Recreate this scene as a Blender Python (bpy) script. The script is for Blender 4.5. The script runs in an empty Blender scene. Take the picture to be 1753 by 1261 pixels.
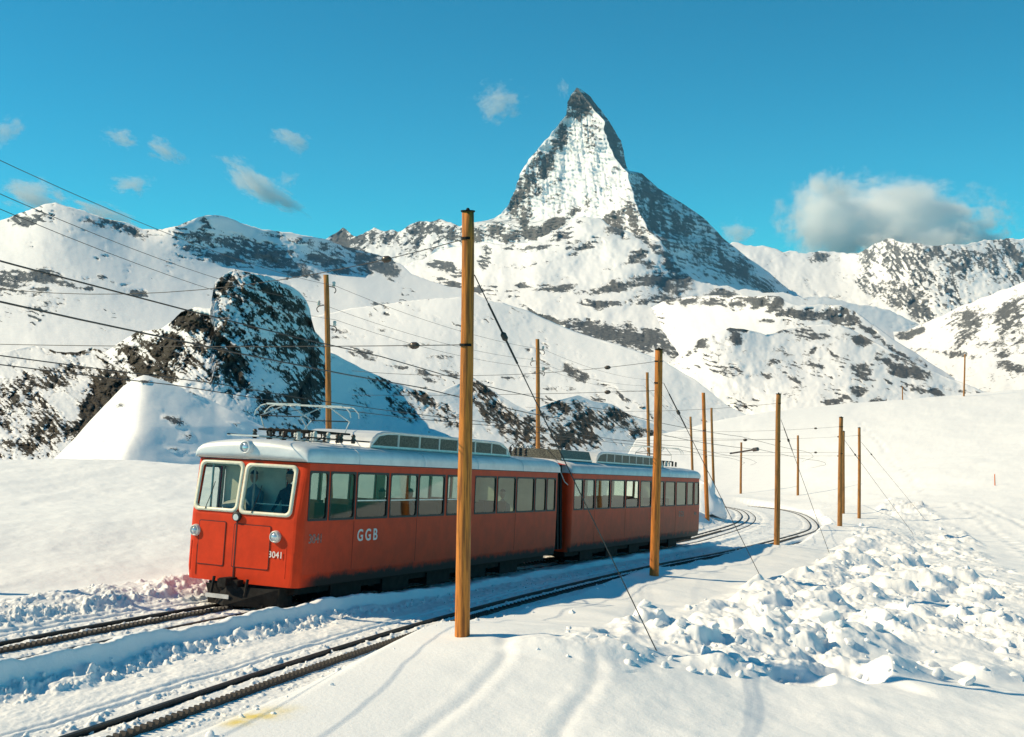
import bpy, bmesh, math, random
import numpy as np
from mathutils import Vector, Matrix
rnd = random.Random(7)
SC = bpy.context.scene
COL = SC.collection

# ------------------------------------------------------------------ camera, sky, sun, exposure
F, CX, HZ = 1970.0, 876.5, 570.0          # focal length, centre column and horizon row measured on the photograph (1753 x 1261)
cam_d = bpy.data.cameras.new('camera'); cam = bpy.data.objects.new('camera', cam_d); COL.objects.link(cam)
cam_d.sensor_width = 36.0; cam_d.lens = 36.0*F/1753.0
cam_d.shift_y = -(630.5-HZ)/1753.0
cam_d.clip_start = 0.1; cam_d.clip_end = 60000.0
cam.location = (0, 0, 0); cam.rotation_euler = (math.radians(90), 0, 0)
SC.camera = cam

SUN_EL, SUN_AZ = math.radians(37), math.radians(2)
SUN = Vector((-math.cos(SUN_EL)*math.cos(SUN_AZ), math.cos(SUN_EL)*math.sin(SUN_AZ), math.sin(SUN_EL)))
world = bpy.data.worlds.new('World'); SC.world = world; world.use_nodes = True
wn = world.node_tree; wn.nodes.clear()
wo = wn.nodes.new('ShaderNodeOutputWorld'); wb = wn.nodes.new('ShaderNodeBackground')
sky = wn.nodes.new('ShaderNodeTexSky'); sky.sky_type = 'NISHITA'; sky.sun_disc = False
sky.sun_elevation = SUN_EL; sky.sun_rotation = math.atan2(SUN.x, SUN.y)
sky.altitude = 2700; sky.air_density = 1.0; sky.dust_density = 0.1; sky.ozone_density = 1.5
tint = wn.nodes.new('ShaderNodeMix'); tint.data_type = 'RGBA'; tint.blend_type = 'MULTIPLY'
tint.inputs['Factor'].default_value = 1.0; tint.inputs['B'].default_value = (0.13, 1.02, 1.08, 1)   # the print's cyan cast
wn.links.new(sky.outputs[0], tint.inputs['A']); wn.links.new(tint.outputs['Result'], wb.inputs[0])
wb.inputs[1].default_value = 0.083; wn.links.new(wb.outputs[0], wo.inputs[0])
sun_d = bpy.data.lights.new('sun', 'SUN'); sun_d.energy = 4.0; sun_d.angle = math.radians(0.5); sun_d.color = (1.0, 0.82, 0.54)
sun = bpy.data.objects.new('sun', sun_d); COL.objects.link(sun)
sun.rotation_euler = SUN.to_track_quat('Z', 'Y').to_euler()
vs = SC.view_settings; vs.view_transform = 'Standard'; vs.look = 'None'; vs.gamma = 1.0; vs.exposure = 0.42; vs.use_curve_mapping = False
SC.cycles.max_bounces = 48; SC.cycles.volume_bounces = 48; SC.cycles.transparent_max_bounces = 16; SC.cycles.use_denoising = True

# ------------------------------------------------------------------ geometry of the place
O = np.array([-5.3957, 22.4985, -5.3416])        # railhead under the train's front, track centre
D3 = np.array([.40245, .90689, -.12482]); R3 = np.array([.91404, -.40562, 0.]); U3 = np.array([.05063, .11409, .99218])
def plane_z(X, Y): return O[2]-(U3[0]*(X-O[0])+U3[1]*(Y-O[1]))/U3[2]
def SV(X, Y):
    Z = plane_z(X, Y); q = (X-O[0], Y-O[1], Z-O[2])
    return q[0]*D3[0]+q[1]*D3[1]+q[2]*D3[2], q[0]*R3[0]+q[1]*R3[1]
def L2W(s, v, w): return O+np.outer(np.atleast_1d(s), D3)+np.outer(np.atleast_1d(v), R3)+np.outer(np.atleast_1d(w), U3)
def at(px, py, Y): return np.array([(px-CX)/F*Y, Y, -(py-HZ)/F*Y])   # a pixel's direction followed out to depth Y

# ------------------------------------------------------------------ noise
def _h(a, b, c, seed):
    h = (a.astype(np.uint32)*np.uint32(374761393)+b.astype(np.uint32)*np.uint32(668265263)+c.astype(np.uint32)*np.uint32(2147483647)+np.uint32(seed*974711 % 4294967295))
    h = (h ^ (h >> np.uint32(13)))*np.uint32(1274126177); h = h ^ (h >> np.uint32(16))
    h = h*np.uint32(2246822519); h ^= h >> np.uint32(15)
    return h.astype(np.float32)/np.float32(4294967295.0)
def noise2(x, y, seed=0):
    x = np.asarray(x, dtype=np.float64); y = np.asarray(y, dtype=np.float64)
    xi = np.floor(x); yi = np.floor(y); fx = (x-xi).astype(np.float32); fy = (y-yi).astype(np.float32)
    xi = xi.astype(np.int64); yi = yi.astype(np.int64); z = np.zeros_like(xi)
    fx = fx*fx*fx*(fx*(fx*6-15)+10); fy = fy*fy*fy*(fy*(fy*6-15)+10)
    a = _h(xi, yi, z, seed); b = _h(xi+1, yi, z, seed); c = _h(xi, yi+1, z, seed); d = _h(xi+1, yi+1, z, seed)
    return ((a+(b-a)*fx)*(1-fy)+(c+(d-c)*fx)*fy)*2-1
def fbm(x, y, octv=5, seed=0, gain=.5, ridged=False):
    o = 0; a = 1; n = 0; c, s = math.cos(.6), math.sin(.6)
    for i in range(octv):
        k = noise2(x, y, seed+i*17)
        if ridged: k = 1-2*np.abs(k)
        o = o+a*k; n += a; a *= gain
        x, y = (x*c-y*s)*2.03+11.3, (x*s+y*c)*2.03+5.7
    return o/n
def sst(a, b, x): t = np.clip((x-a)/(b-a), 0, 1); return t*t*(3-2*t)
def tps(pts, vals, lam=1e-6):
    pts = np.asarray(pts, float); vals = np.asarray(vals, float); n = len(pts); sc = np.abs(pts).max(); p = pts/sc
    def U(r2): return np.where(r2 > 1e-14, r2*np.log(r2+1e-30), 0)
    r2 = ((p[:, None]-p[None])**2).sum(-1); A = np.zeros((n+3, n+3)); A[:n, :n] = U(r2)+lam*np.eye(n)
    A[:n, n] = 1; A[:n, n+1:] = p; A[n, :n] = 1; A[n+1:, :n] = p.T
    sol = np.linalg.solve(A, np.r_[vals, 0, 0, 0])
    def f(x, y):
        sh = np.shape(x); x = np.ravel(x)/sc; y = np.ravel(y)/sc; o = sol[n]+sol[n+1]*x+sol[n+2]*y
        for i in range(n): o = o+sol[i]*U((x-p[i, 0])**2+(y-p[i, 1])**2)
        return o.reshape(sh)
    return f
def smooth_curve(P, n=24):
    """Catmull-Rom through points"""
    P = [np.array(p, float) for p in P]; P = [2*P[0]-P[1]]+P+[2*P[-1]-P[-2]]; out = []
    for i in range(1, len(P)-2):
        a, b, c, d = P[i-1:i+3]
        for t in np.linspace(0, 1, n, endpoint=False):
            out.append(.5*(2*b+(c-a)*t+(2*a-5*b+4*c-d)*t*t+(3*b-a-3*c+d)*t**3))
    out.append(P[-2]); return np.array(out)

# ------------------------------------------------------------------ scene graph helpers
def tag(o, label=None, cat=None, group=None, kind=None):
    if label: o['label'] = label
    if cat: o['category'] = cat
    if group: o['group'] = group
    if kind: o['kind'] = kind
    return o
def empty(name, label, cat, loc=(0, 0, 0), group=None):
    o = bpy.data.objects.new(name, None); COL.objects.link(o); o.location = loc; o.empty_display_size = .2
    return tag(o, label, cat, group)
def mesh_obj(name, verts, faces, mat, parent=None, smooth=True):
    me = bpy.data.meshes.new(name); me.from_pydata([tuple(map(float, v)) for v in verts], [], faces); me.update()
    if smooth: me.polygons.foreach_set('use_smooth', [True]*len(me.polygons))
    o = bpy.data.objects.new(name, me); COL.objects.link(o); me.materials.append(mat)
    if parent: o.parent = parent
    return o
def grid_obj(name, P, mat, attrs=None, flip=False):
    """P: rows x cols x 3 array -> one mesh, fast"""
    n, m = P.shape[:2]; me = bpy.data.meshes.new(name)
    me.vertices.add(n*m); me.vertices.foreach_set('co', P.reshape(-1).astype(np.float32))
    i = (np.arange(n-1)[:, None]*m+np.arange(m-1)[None]).ravel()
    q = np.stack([i, i+1, i+m+1, i+m], 1) if not flip else np.stack([i, i+m, i+m+1, i+1], 1)
    k = len(q); me.loops.add(k*4); me.loops.foreach_set('vertex_index', q.ravel().astype(np.int32))
    me.polygons.add(k); me.polygons.foreach_set('loop_start', np.arange(0, k*4, 4, dtype=np.int32)); me.polygons.foreach_set('loop_total', np.full(k, 4, np.int32))
    me.update(calc_edges=True); me.polygons.foreach_set('use_smooth', np.ones(k, bool))
    for an, av in (attrs or {}).items():
        a = me.attributes.new(an, 'FLOAT', 'POINT'); a.data.foreach_set('value', av.ravel().astype(np.float32))
    o = bpy.data.objects.new(name, me); COL.objects.link(o); me.materials.append(mat); return o
class MB:
    """collects shapes and links them as one mesh"""
    def __init__(s): s.v = []; s.f = []
    def add(s, vs_, fs):
        b = len(s.v); s.v += [tuple(map(float, p)) for p in vs_]; s.f += [tuple(i+b for i in f) for f in fs]; return s
    def box(s, x0, x1, y0, y1, z0, z1, top=None):
        tx0, tx1, ty0, ty1 = top or (x0, x1, y0, y1)
        return s.add([(x0, y0, z0), (x1, y0, z0), (x1, y1, z0), (x0, y1, z0), (tx0, ty0, z1), (tx1, ty0, z1), (tx1, ty1, z1), (tx0, ty1, z1)],
                     [(3, 2, 1, 0), (4, 5, 6, 7), (0, 1, 5, 4), (1, 2, 6, 5), (2, 3, 7, 6), (3, 0, 4, 7)])
    def tube(s, pts, r, n=6, caps=True):
        pts = [Vector(p) for p in pts]; m = len(pts); rs = r if hasattr(r, '__len__') else [r]*m; ring = []
        for i, p in enumerate(pts):
            t = (pts[min(i+1, m-1)]-pts[max(i-1, 0)]).normalized()
            a = t.orthogonal().normalized() if i == 0 else (a-t*a.dot(t)).normalized()
            b = t.cross(a)
            ring.append([p+(a*math.cos(2*math.pi*k/n)+b*math.sin(2*math.pi*k/n))*rs[i] for k in range(n)])
        vs_ = [q for rr in ring for q in rr]; fs = []
        for i in range(m-1):
            for k in range(n): fs.append((i*n+k, i*n+(k+1) % n, (i+1)*n+(k+1) % n, (i+1)*n+k))
        if caps: fs += [tuple(range(n))[::-1], tuple((m-1)*n+k for k in range(n))]
        return s.add(vs_, fs)
    def lathe(s, base, axis, prof, n=12):
        """prof: list of (distance along the axis, radius)"""
        axis = Vector(axis).normalized(); base = Vector(base); a = axis.orthogonal().normalized(); b = axis.cross(a); vs_ = []; fs = []
        for (h, r) in prof:
            for k in range(n): vs_.append(base+axis*h+(a*math.cos(2*math.pi*k/n)+b*math.sin(2*math.pi*k/n))*r)
        for i in range(len(prof)-1):
            for k in range(n): fs.append((i*n+k, i*n+(k+1) % n, (i+1)*n+(k+1) % n, (i+1)*n+k))
        fs += [tuple(range(n))[::-1], tuple((len(prof)-1)*n+k for k in range(n))]
        return s.add(vs_, fs)
    def build(s, name, mat, parent=None, smooth=False): return mesh_obj(name, s.v, s.f, mat, parent, smooth)

# ------------------------------------------------------------------ materials
def newmat(name):
    m = bpy.data.materials.new(name); m.use_nodes = True; nt = m.node_tree
    return m, nt, nt.nodes['Principled BSDF'], nt.nodes['Material Output']
def mixc(nt, fac, a, b):
    n = nt.nodes.new('ShaderNodeMix'); n.data_type = 'RGBA'
    if isinstance(fac, (int, float)): n.inputs['Factor'].default_value = fac
    else: nt.links.new(fac, n.inputs['Factor'])
    for k, c in (('A', a), ('B', b)):
        if isinstance(c, tuple): n.inputs[k].default_value = (*c, 1)
        else: nt.links.new(c, n.inputs[k])
    return n.outputs['Result']
def noise_node(nt, scale, detail=6, rough=.6, coord='Object', stretch=None):
    tc = nt.nodes.new('ShaderNodeTexCoord'); n = nt.nodes.new('ShaderNodeTexNoise')
    n.inputs['Scale'].default_value = scale; n.inputs['Detail'].default_value = detail; n.inputs['Roughness'].default_value = rough
    if stretch:
        mp = nt.nodes.new('ShaderNodeMapping'); mp.inputs['Scale'].default_value = stretch
        nt.links.new(tc.outputs[coord], mp.inputs[0]); nt.links.new(mp.outputs[0], n.inputs['Vector'])
    else: nt.links.new(tc.outputs[coord], n.inputs['Vector'])
    return n.outputs['Fac']
def ramp(nt, x, lo, hi):
    n = nt.nodes.new('ShaderNodeMapRange'); n.interpolation_type = 'SMOOTHSTEP'
    n.inputs['From Min'].default_value = lo; n.inputs['From Max'].default_value = hi; nt.links.new(x, n.inputs['Value']); return n.outputs['Result']
def math_node(nt, op, a, b):
    n = nt.nodes.new('ShaderNodeMath'); n.operation = op
    for i, x in enumerate((a, b)):
        if isinstance(x, (int, float)): n.inputs[i].default_value = x
        else: nt.links.new(x, n.inputs[i])
    return n.outputs[0]
def bump(nt, bs, h, strength, dist):
    n = nt.nodes.new('ShaderNodeBump'); n.inputs['Strength'].default_value = strength; n.inputs['Distance'].default_value = dist
    nt.links.new(h, n.inputs['Height']); nt.links.new(n.outputs[0], bs.inputs['Normal'])
def paint(name, col, col2, scale=3, rough=.4, metal=0., lo=.35, hi=.65, stretch=None, bstr=0., bd=.01, detail=6, spec=.4):
    m, nt, bs, out = newmat(name); f = noise_node(nt, scale, detail, .65, stretch=stretch)
    nt.links.new(mixc(nt, ramp(nt, f, lo, hi), col, col2), bs.inputs['Base Color'])
    bs.inputs['Roughness'].default_value = rough; bs.inputs['Metallic'].default_value = metal; bs.inputs['Specular IOR Level'].default_value = spec
    if bstr: bump(nt, bs, f, bstr, bd)
    return m
SNOW = (.83, .84, .85)
def snow_near():
    m, nt, bs, out = newmat('snow_near')
    a = noise_node(nt, 1.1, 4); nt.links.new(mixc(nt, ramp(nt, a, .3, .7), (.86, .87, .88), (.90, .905, .905)), bs.inputs['Base Color'])
    # yellow stain in the snow by the near track
    at_ = nt.nodes.new('ShaderNodeAttribute'); at_.attribute_name = 'stain'
    at2 = nt.nodes.new('ShaderNodeAttribute'); at2.attribute_name = 'dirt'
    base = bs.inputs['Base Color'].links[0].from_socket
    c = mixc(nt, at_.outputs['Fac'], base, (.82, .60, .04))
    sp = noise_node(nt, 9, 5, .7); k = math_node(nt, 'MULTIPLY', at2.outputs['Fac'], ramp(nt, sp, .56, .7))
    c = mixc(nt, k, c, (.16, .14, .12)); nt.links.new(c, bs.inputs['Base Color'])
    bs.inputs['Roughness'].default_value = .75; bs.inputs['Specular IOR Level'].default_value = .15
    h1 = noise_node(nt, 14, 8, .65); bump(nt, bs, h1, .35, .03)
    return m
def rock_snow(name, unit, rock=((.065, .075, .088), (.18, .178, .175))):
    """unit: metres of a few pixels at this distance; the attribute 'rock' says where bare rock shows"""
    m, nt, bs, out = newmat(name); at_ = nt.nodes.new('ShaderNodeAttribute'); at_.attribute_name = 'rock'
    n1 = noise_node(nt, 1/(unit*7), 6, .72); n2 = noise_node(nt, 1/(unit*9), 4, .6)
    x = math_node(nt, 'ADD', at_.outputs['Fac'], math_node(nt, 'MULTIPLY', math_node(nt, 'SUBTRACT', n1, .5), 1.9))
    f = ramp(nt, x, .44, .56)
    rc = mixc(nt, ramp(nt, n1, .3, .7), rock[0], rock[1])
    sc = mixc(nt, ramp(nt, n2, .3, .7), (.85, .86, .875), (.90, .90, .90))
    nt.links.new(mixc(nt, f, sc, rc), bs.inputs['Base Color'])
    bs.inputs['Roughness'].default_value = .9; bs.inputs['Specular IOR Level'].default_value = .1
    bump(nt, bs, math_node(nt, 'MULTIPLY', n1, math_node(nt, 'ADD', math_node(nt, 'MULTIPLY', f, .9), .12)), .8, unit*3)
    return m
def glass(name, tint_, refl, rough=.02):
    m, nt, bs, out = newmat(name); nt.nodes.remove(bs)
    t = nt.nodes.new('ShaderNodeBsdfTransparent'); t.inputs[0].default_value = (*tint_, 1)
    g = nt.nodes.new('ShaderNodeBsdfGlossy'); g.inputs['Roughness'].default_value = rough; g.inputs[0].default_value = (.72, .78, .75, 1)
    fr = nt.nodes.new('ShaderNodeFresnel'); fr.inputs['IOR'].default_value = 1.5
    mx = nt.nodes.new('ShaderNodeMixShader'); nt.links.new(math_node(nt, 'ADD', fr.outputs[0], refl), mx.inputs[0])
    nt.links.new(t.outputs[0], mx.inputs[1]); nt.links.new(g.outputs[0], mx.inputs[2]); nt.links.new(mx.outputs[0], out.inputs[0]); return m
def red_paint():
    m, nt, bs, out = newmat('red_paint'); f = noise_node(nt, 2.2, 6, .65)
    c = mixc(nt, ramp(nt, f, .35, .65), (.70, .050, .010), (.58, .042, .009))
    # shade painted into the red along the lower edge of the sides, ragged on top
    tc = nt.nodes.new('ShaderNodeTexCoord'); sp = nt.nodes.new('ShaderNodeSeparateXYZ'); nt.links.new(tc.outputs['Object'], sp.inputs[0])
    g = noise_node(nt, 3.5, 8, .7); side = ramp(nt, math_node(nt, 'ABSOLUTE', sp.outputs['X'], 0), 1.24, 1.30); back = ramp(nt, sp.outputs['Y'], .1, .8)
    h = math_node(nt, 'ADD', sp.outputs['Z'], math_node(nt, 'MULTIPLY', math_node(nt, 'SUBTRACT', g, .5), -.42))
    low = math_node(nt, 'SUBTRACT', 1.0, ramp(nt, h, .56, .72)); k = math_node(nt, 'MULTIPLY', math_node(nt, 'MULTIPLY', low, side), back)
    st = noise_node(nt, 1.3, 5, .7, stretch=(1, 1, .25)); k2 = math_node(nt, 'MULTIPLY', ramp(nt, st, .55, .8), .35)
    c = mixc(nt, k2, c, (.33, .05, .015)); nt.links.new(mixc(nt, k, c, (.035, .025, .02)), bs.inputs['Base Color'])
    bs.inputs['Roughness'].default_value = .5; bs.inputs['Specular IOR Level'].default_value = .18; return m
def emit_free(name, col, rough=.6, metal=0): return paint(name, col, tuple(c*.75 for c in col), 5, rough, metal)
M = dict(
    snow=snow_near(),
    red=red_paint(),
    silver=paint('silver_roof', (.74, .75, .76), (.62, .64, .66), 2.5, .42, .12),
    white_metal=paint('pale_metal', (.75, .74, .70), (.6, .59, .56), 6, .35, .2),
    cream=paint('cream_frame', (.78, .74, .60), (.70, .65, .50), 9, .35),
    dark=paint('dark_iron', (.010, .010, .010), (.024, .021, .019), 6, .7, spec=.15),
    rubber=paint('black_rubber', (.012, .012, .013), (.025, .025, .025), 20, .55),
    seam=paint('dark_seam', (.10, .012, .008), (.06, .01, .008), 9, .6),
    grille=paint('grille_mesh', (.012, .013, .012), (.11, .12, .09), 38, .5, lo=.45, hi=.6),
    inner=paint('interior_panel', (.62, .62, .52), (.52, .52, .44), 3, .6),
    seat=paint('seat_leather', (.10, .045, .025), (.07, .03, .02), 6, .55),
    curtain=paint('olive_curtain', (.20, .19, .05), (.14, .13, .03), 14, .9, stretch=(1, 8, .5)),
    letter=paint('letter_white', (.80, .70, .66), (.7, .6, .55), 9, .5),
    numeral=paint('numeral_shadow', (.35, .25, .22), (.1, .04, .03), 20, .5),
    lens=paint('lamp_glass', (.75, .77, .8), (.5, .52, .55), 12, .08, .6),
    insul=paint('brown_porcelain', (.045, .03, .025), (.10, .075, .06), 10, .25),
    white_ins=paint('white_porcelain', (.7, .7, .66), (.5, .5, .47), 10, .25),
    wood=paint('pole_wood', (.64, .22, .035), (.25, .085, .018), 9, .75, lo=.40, hi=.62, stretch=(3.5, 3.5, .16), bstr=.5, bd=.012, detail=9),
    oldwood=paint('weathered_pole_wood', (.48, .21, .055), (.19, .09, .03), 9, .8, lo=.40, hi=.62, stretch=(3.5, 3.5, .16), bstr=.5, bd=.012, detail=9),
    wire=paint('wire_copper', (.035, .03, .028), (.06, .05, .045), 4, .5),
    steel=paint('rail_steel', (.028, .022, .02), (.014, .012, .011), 8, .55, .1),
    glass=glass('side_glass', (.55, .66, .61), .02, .03),
    cabglass=glass('cab_glass', (.86, .92, .88), .0),
    cloth_d=paint('dark_cloth', (.02, .022, .028), (.035, .035, .04), 9, .9),
    cloth_b=paint('blue_cloth', (.12, .20, .24), (.09, .15, .19), 9, .9),
    skin=paint('skin', (.48, .27, .17), (.42, .22, .14), 9, .55),
    orange=paint('orange_marker', (.75, .18, .03), (.6, .13, .02), 9, .5),
)

# ------------------------------------------------------------------ far terrain: ridges, each at its own distance, sloping toward the valley
def ellipses(PX, PY, L):
    o = np.zeros_like(PX)
    for (cx, cy, rx, ry, ang, st) in L:
        a = math.radians(ang); dx, dy = PX-cx, PY-cy
        u = (dx*math.cos(a)+dy*math.sin(a))/rx; v = (-dx*math.sin(a)+dy*math.cos(a))/ry
        o = np.maximum(o, st*np.clip(1.25-np.sqrt(u*u+v*v), 0, 1)**.6)
    return o
def finish_ridge(name, label, PX, PY, D, rock, unit, rockcol=None, back=1.0, kind='structure', cat='mountain'):
    X = (PX-CX)/F*D; Z = -(PY-HZ)/F*D; P = np.stack([X, D, Z], -1)
    # the far side of the ridge falls away behind the crest
    top = P[0]; rows = []
    for k in (6, 5, 4, 3, 2, 1):
        q = top.copy(); d = back*(k/6)**1.6; q[:, 1] += d; q[:, 0] += d*(q[:, 0]/q[:, 1]); q[:, 2] -= d*.55; rows.append(q)
    P = np.concatenate([np.array(rows), P], 0); rk = np.concatenate([np.repeat(rock[:1], 6, 0), rock], 0)
    m = rock_snow('rock_and_snow_'+name, unit, rockcol) if rockcol else rock_snow('rock_and_snow_'+name, unit)
    o = grid_obj(name, P, m, {'rock': rk}, flip=True)
    return tag(o, label, cat, kind=kind)
def ridge(name, label, top, bottom, ctrl, px0, px1, step, rel=.3, feat=30, rocks=(), base=-.25, rn=.5, rstretch=(1, 1), jag=0., rockrel=.8, seed=1, back=None, rang=0., rockcol=None, crestrock=0., mk=1., led=.4, lper=9., lpatch=70.):
    pxs = np.arange(px0, px1+step, step, dtype=float)
    tx, ty = zip(*top); bx_, by_ = zip(*bottom)
    T = np.interp(pxs, tx, ty); T = T+jag*fbm(pxs/16., pxs*0+seed, 4, seed+3)
    B = np.maximum(np.interp(pxs, bx_, by_), T+12)
    n = int(np.max(B-T)/step)+2; t = np.linspace(0, 1, n)[:, None]
    PY = T[None]+(B-T)[None]*t; PX = np.repeat(pxs[None], n, 0)
    c = np.array(ctrl, float); f = tps(c[:, :2], np.log(c[:, 2])); D = np.exp(f(PX, PY))
    a = math.radians(rang); U = (PX*math.cos(a)+PY*math.sin(a)); V = (-PX*math.sin(a)+PY*math.cos(a))
    mask = mk*ellipses(PX+9*fbm(PX/25., PY/25., 3, seed+90), PY+7*fbm(PX/25., PY/25., 3, seed+95), rocks) if len(rocks) else np.zeros_like(PX)
    nz = fbm(U/(30*rstretch[0]), V/(30*rstretch[1]), 6, seed+40, .62)
    nf = fbm(U/(9*rstretch[0]**.5), V/(6.5*rstretch[1]**.5), 4, seed+60, .6, True)-.15
    # strata: snow lies on the treads, rock shows on the risers
    saw = np.mod(V/lper+1.5*fbm(U/42., V/30., 4, seed+70, .55), 1.); riser = sst(.55, .78, saw)*sst(1., .88, saw)
    patch = fbm(PX/lpatch, PY/(lpatch*.6), 3, seed+75); lm = np.clip(sst(.02, .38, patch)+1.2*mask, 0, 1.3)*sst(-.25, .25, fbm(U/14., V/20., 3, seed+78))
    rock = np.clip(base+.20+led*1.25*riser*lm+mask*.88+rn*nz*1.25+(rn*.7+.35*mask)*nf+crestrock*np.exp(-(PY-T)/14.), -.4, 1.2)
    rk = np.clip(rock, 0, 1)
    dm = feat*D/F
    D = D-led*.5*lper*(np.median(D)/F)*(saw-.5)*np.clip(lm, 0, 1)
    D = D+(rel*dm*fbm(PX/feat, PY/feat, 5, seed)+rockrel*rk*.45*dm*fbm(U/(feat*.5), V/(feat*.42), 4, seed+7, .55, True))*sst(0, 6, PY-T+1.5)
    return finish_ridge(name, label, PX, PY, D, rock, float(np.median(D))/F, rockcol, back or float(np.median(D))*.12)

BLUE_ROCK = ((.07, .085, .10), (.17, .18, .185))
# far right range with its snow col
ridge('mountain_range', 'distant jagged snow-streaked rock range right of the pyramid peak, behind the cloud',
      [(1180, 430), (1255, 414), (1300, 420), (1340, 430), (1400, 430), (1425, 427), (1450, 433), (1472, 430), (1500, 415), (1530, 408), (1556, 417), (1590, 421), (1640, 418), (1700, 412), (1753, 407), (1850, 398), (2000, 420), (2300, 440)],
      [(1180, 560), (2300, 620)], [(1200, 420, 11500), (1450, 430, 11500), (1530, 408, 10200), (1753, 407, 10400), (2300, 430, 10000), (1200, 560, 8000), (1500, 600, 7600), (1750, 600, 7200), (2300, 620, 7000), (1400, 480, 10000), (1475, 500, 9300)],
      1180, 2300, 2.2, .45, 34, [(1545, 450, 75, 45, 10, .62), (1640, 445, 90, 34, 5, .58), (1740, 450, 90, 45, -5, .6), (1550, 500, 60, 30, 30, .62), (1620, 500, 50, 28, 30, .5), (1400, 442, 26, 9, -8, .8), (1385, 425, 20, 6, 0, .5), (1490, 470, 30, 26, -40, .6), (1730, 510, 60, 30, -20, .45), (1850, 450, 120, 50, 0, .6), (2000, 480, 160, 60, 0, .55), (1570, 525, 34, 17, 35, 1.0)],
      -.22, .55, (1, .8), 5, 1.4, 11, rang=52)
# far jagged crest left of the peak
ridge('far_ridge', 'far serrated rock crest between the snowy ridge and the pyramid peak',
      [(520, 420), (560, 408), (575, 398), (587, 388), (596, 394), (606, 402), (622, 400), (640, 388), (655, 394), (680, 396), (700, 386), (716, 380), (735, 378), (752, 375), (770, 379), (790, 386), (820, 384), (850, 378), (880, 390)],
      [(520, 470), (880, 470)], [(520, 410, 9400), (700, 385, 9300), (880, 385, 9000), (520, 470, 8300), (880, 470, 8100), (700, 440, 8700)],
      520, 880, 2, .5, 24, [(590, 410, 40, 24, 0, .62), (650, 405, 40, 16, 0, .55), (720, 400, 50, 20, -20, .5), (800, 400, 60, 18, 0, .5)], -.1, .6, (1, .7), 4, 1.3, 21, rang=-35)

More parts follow.
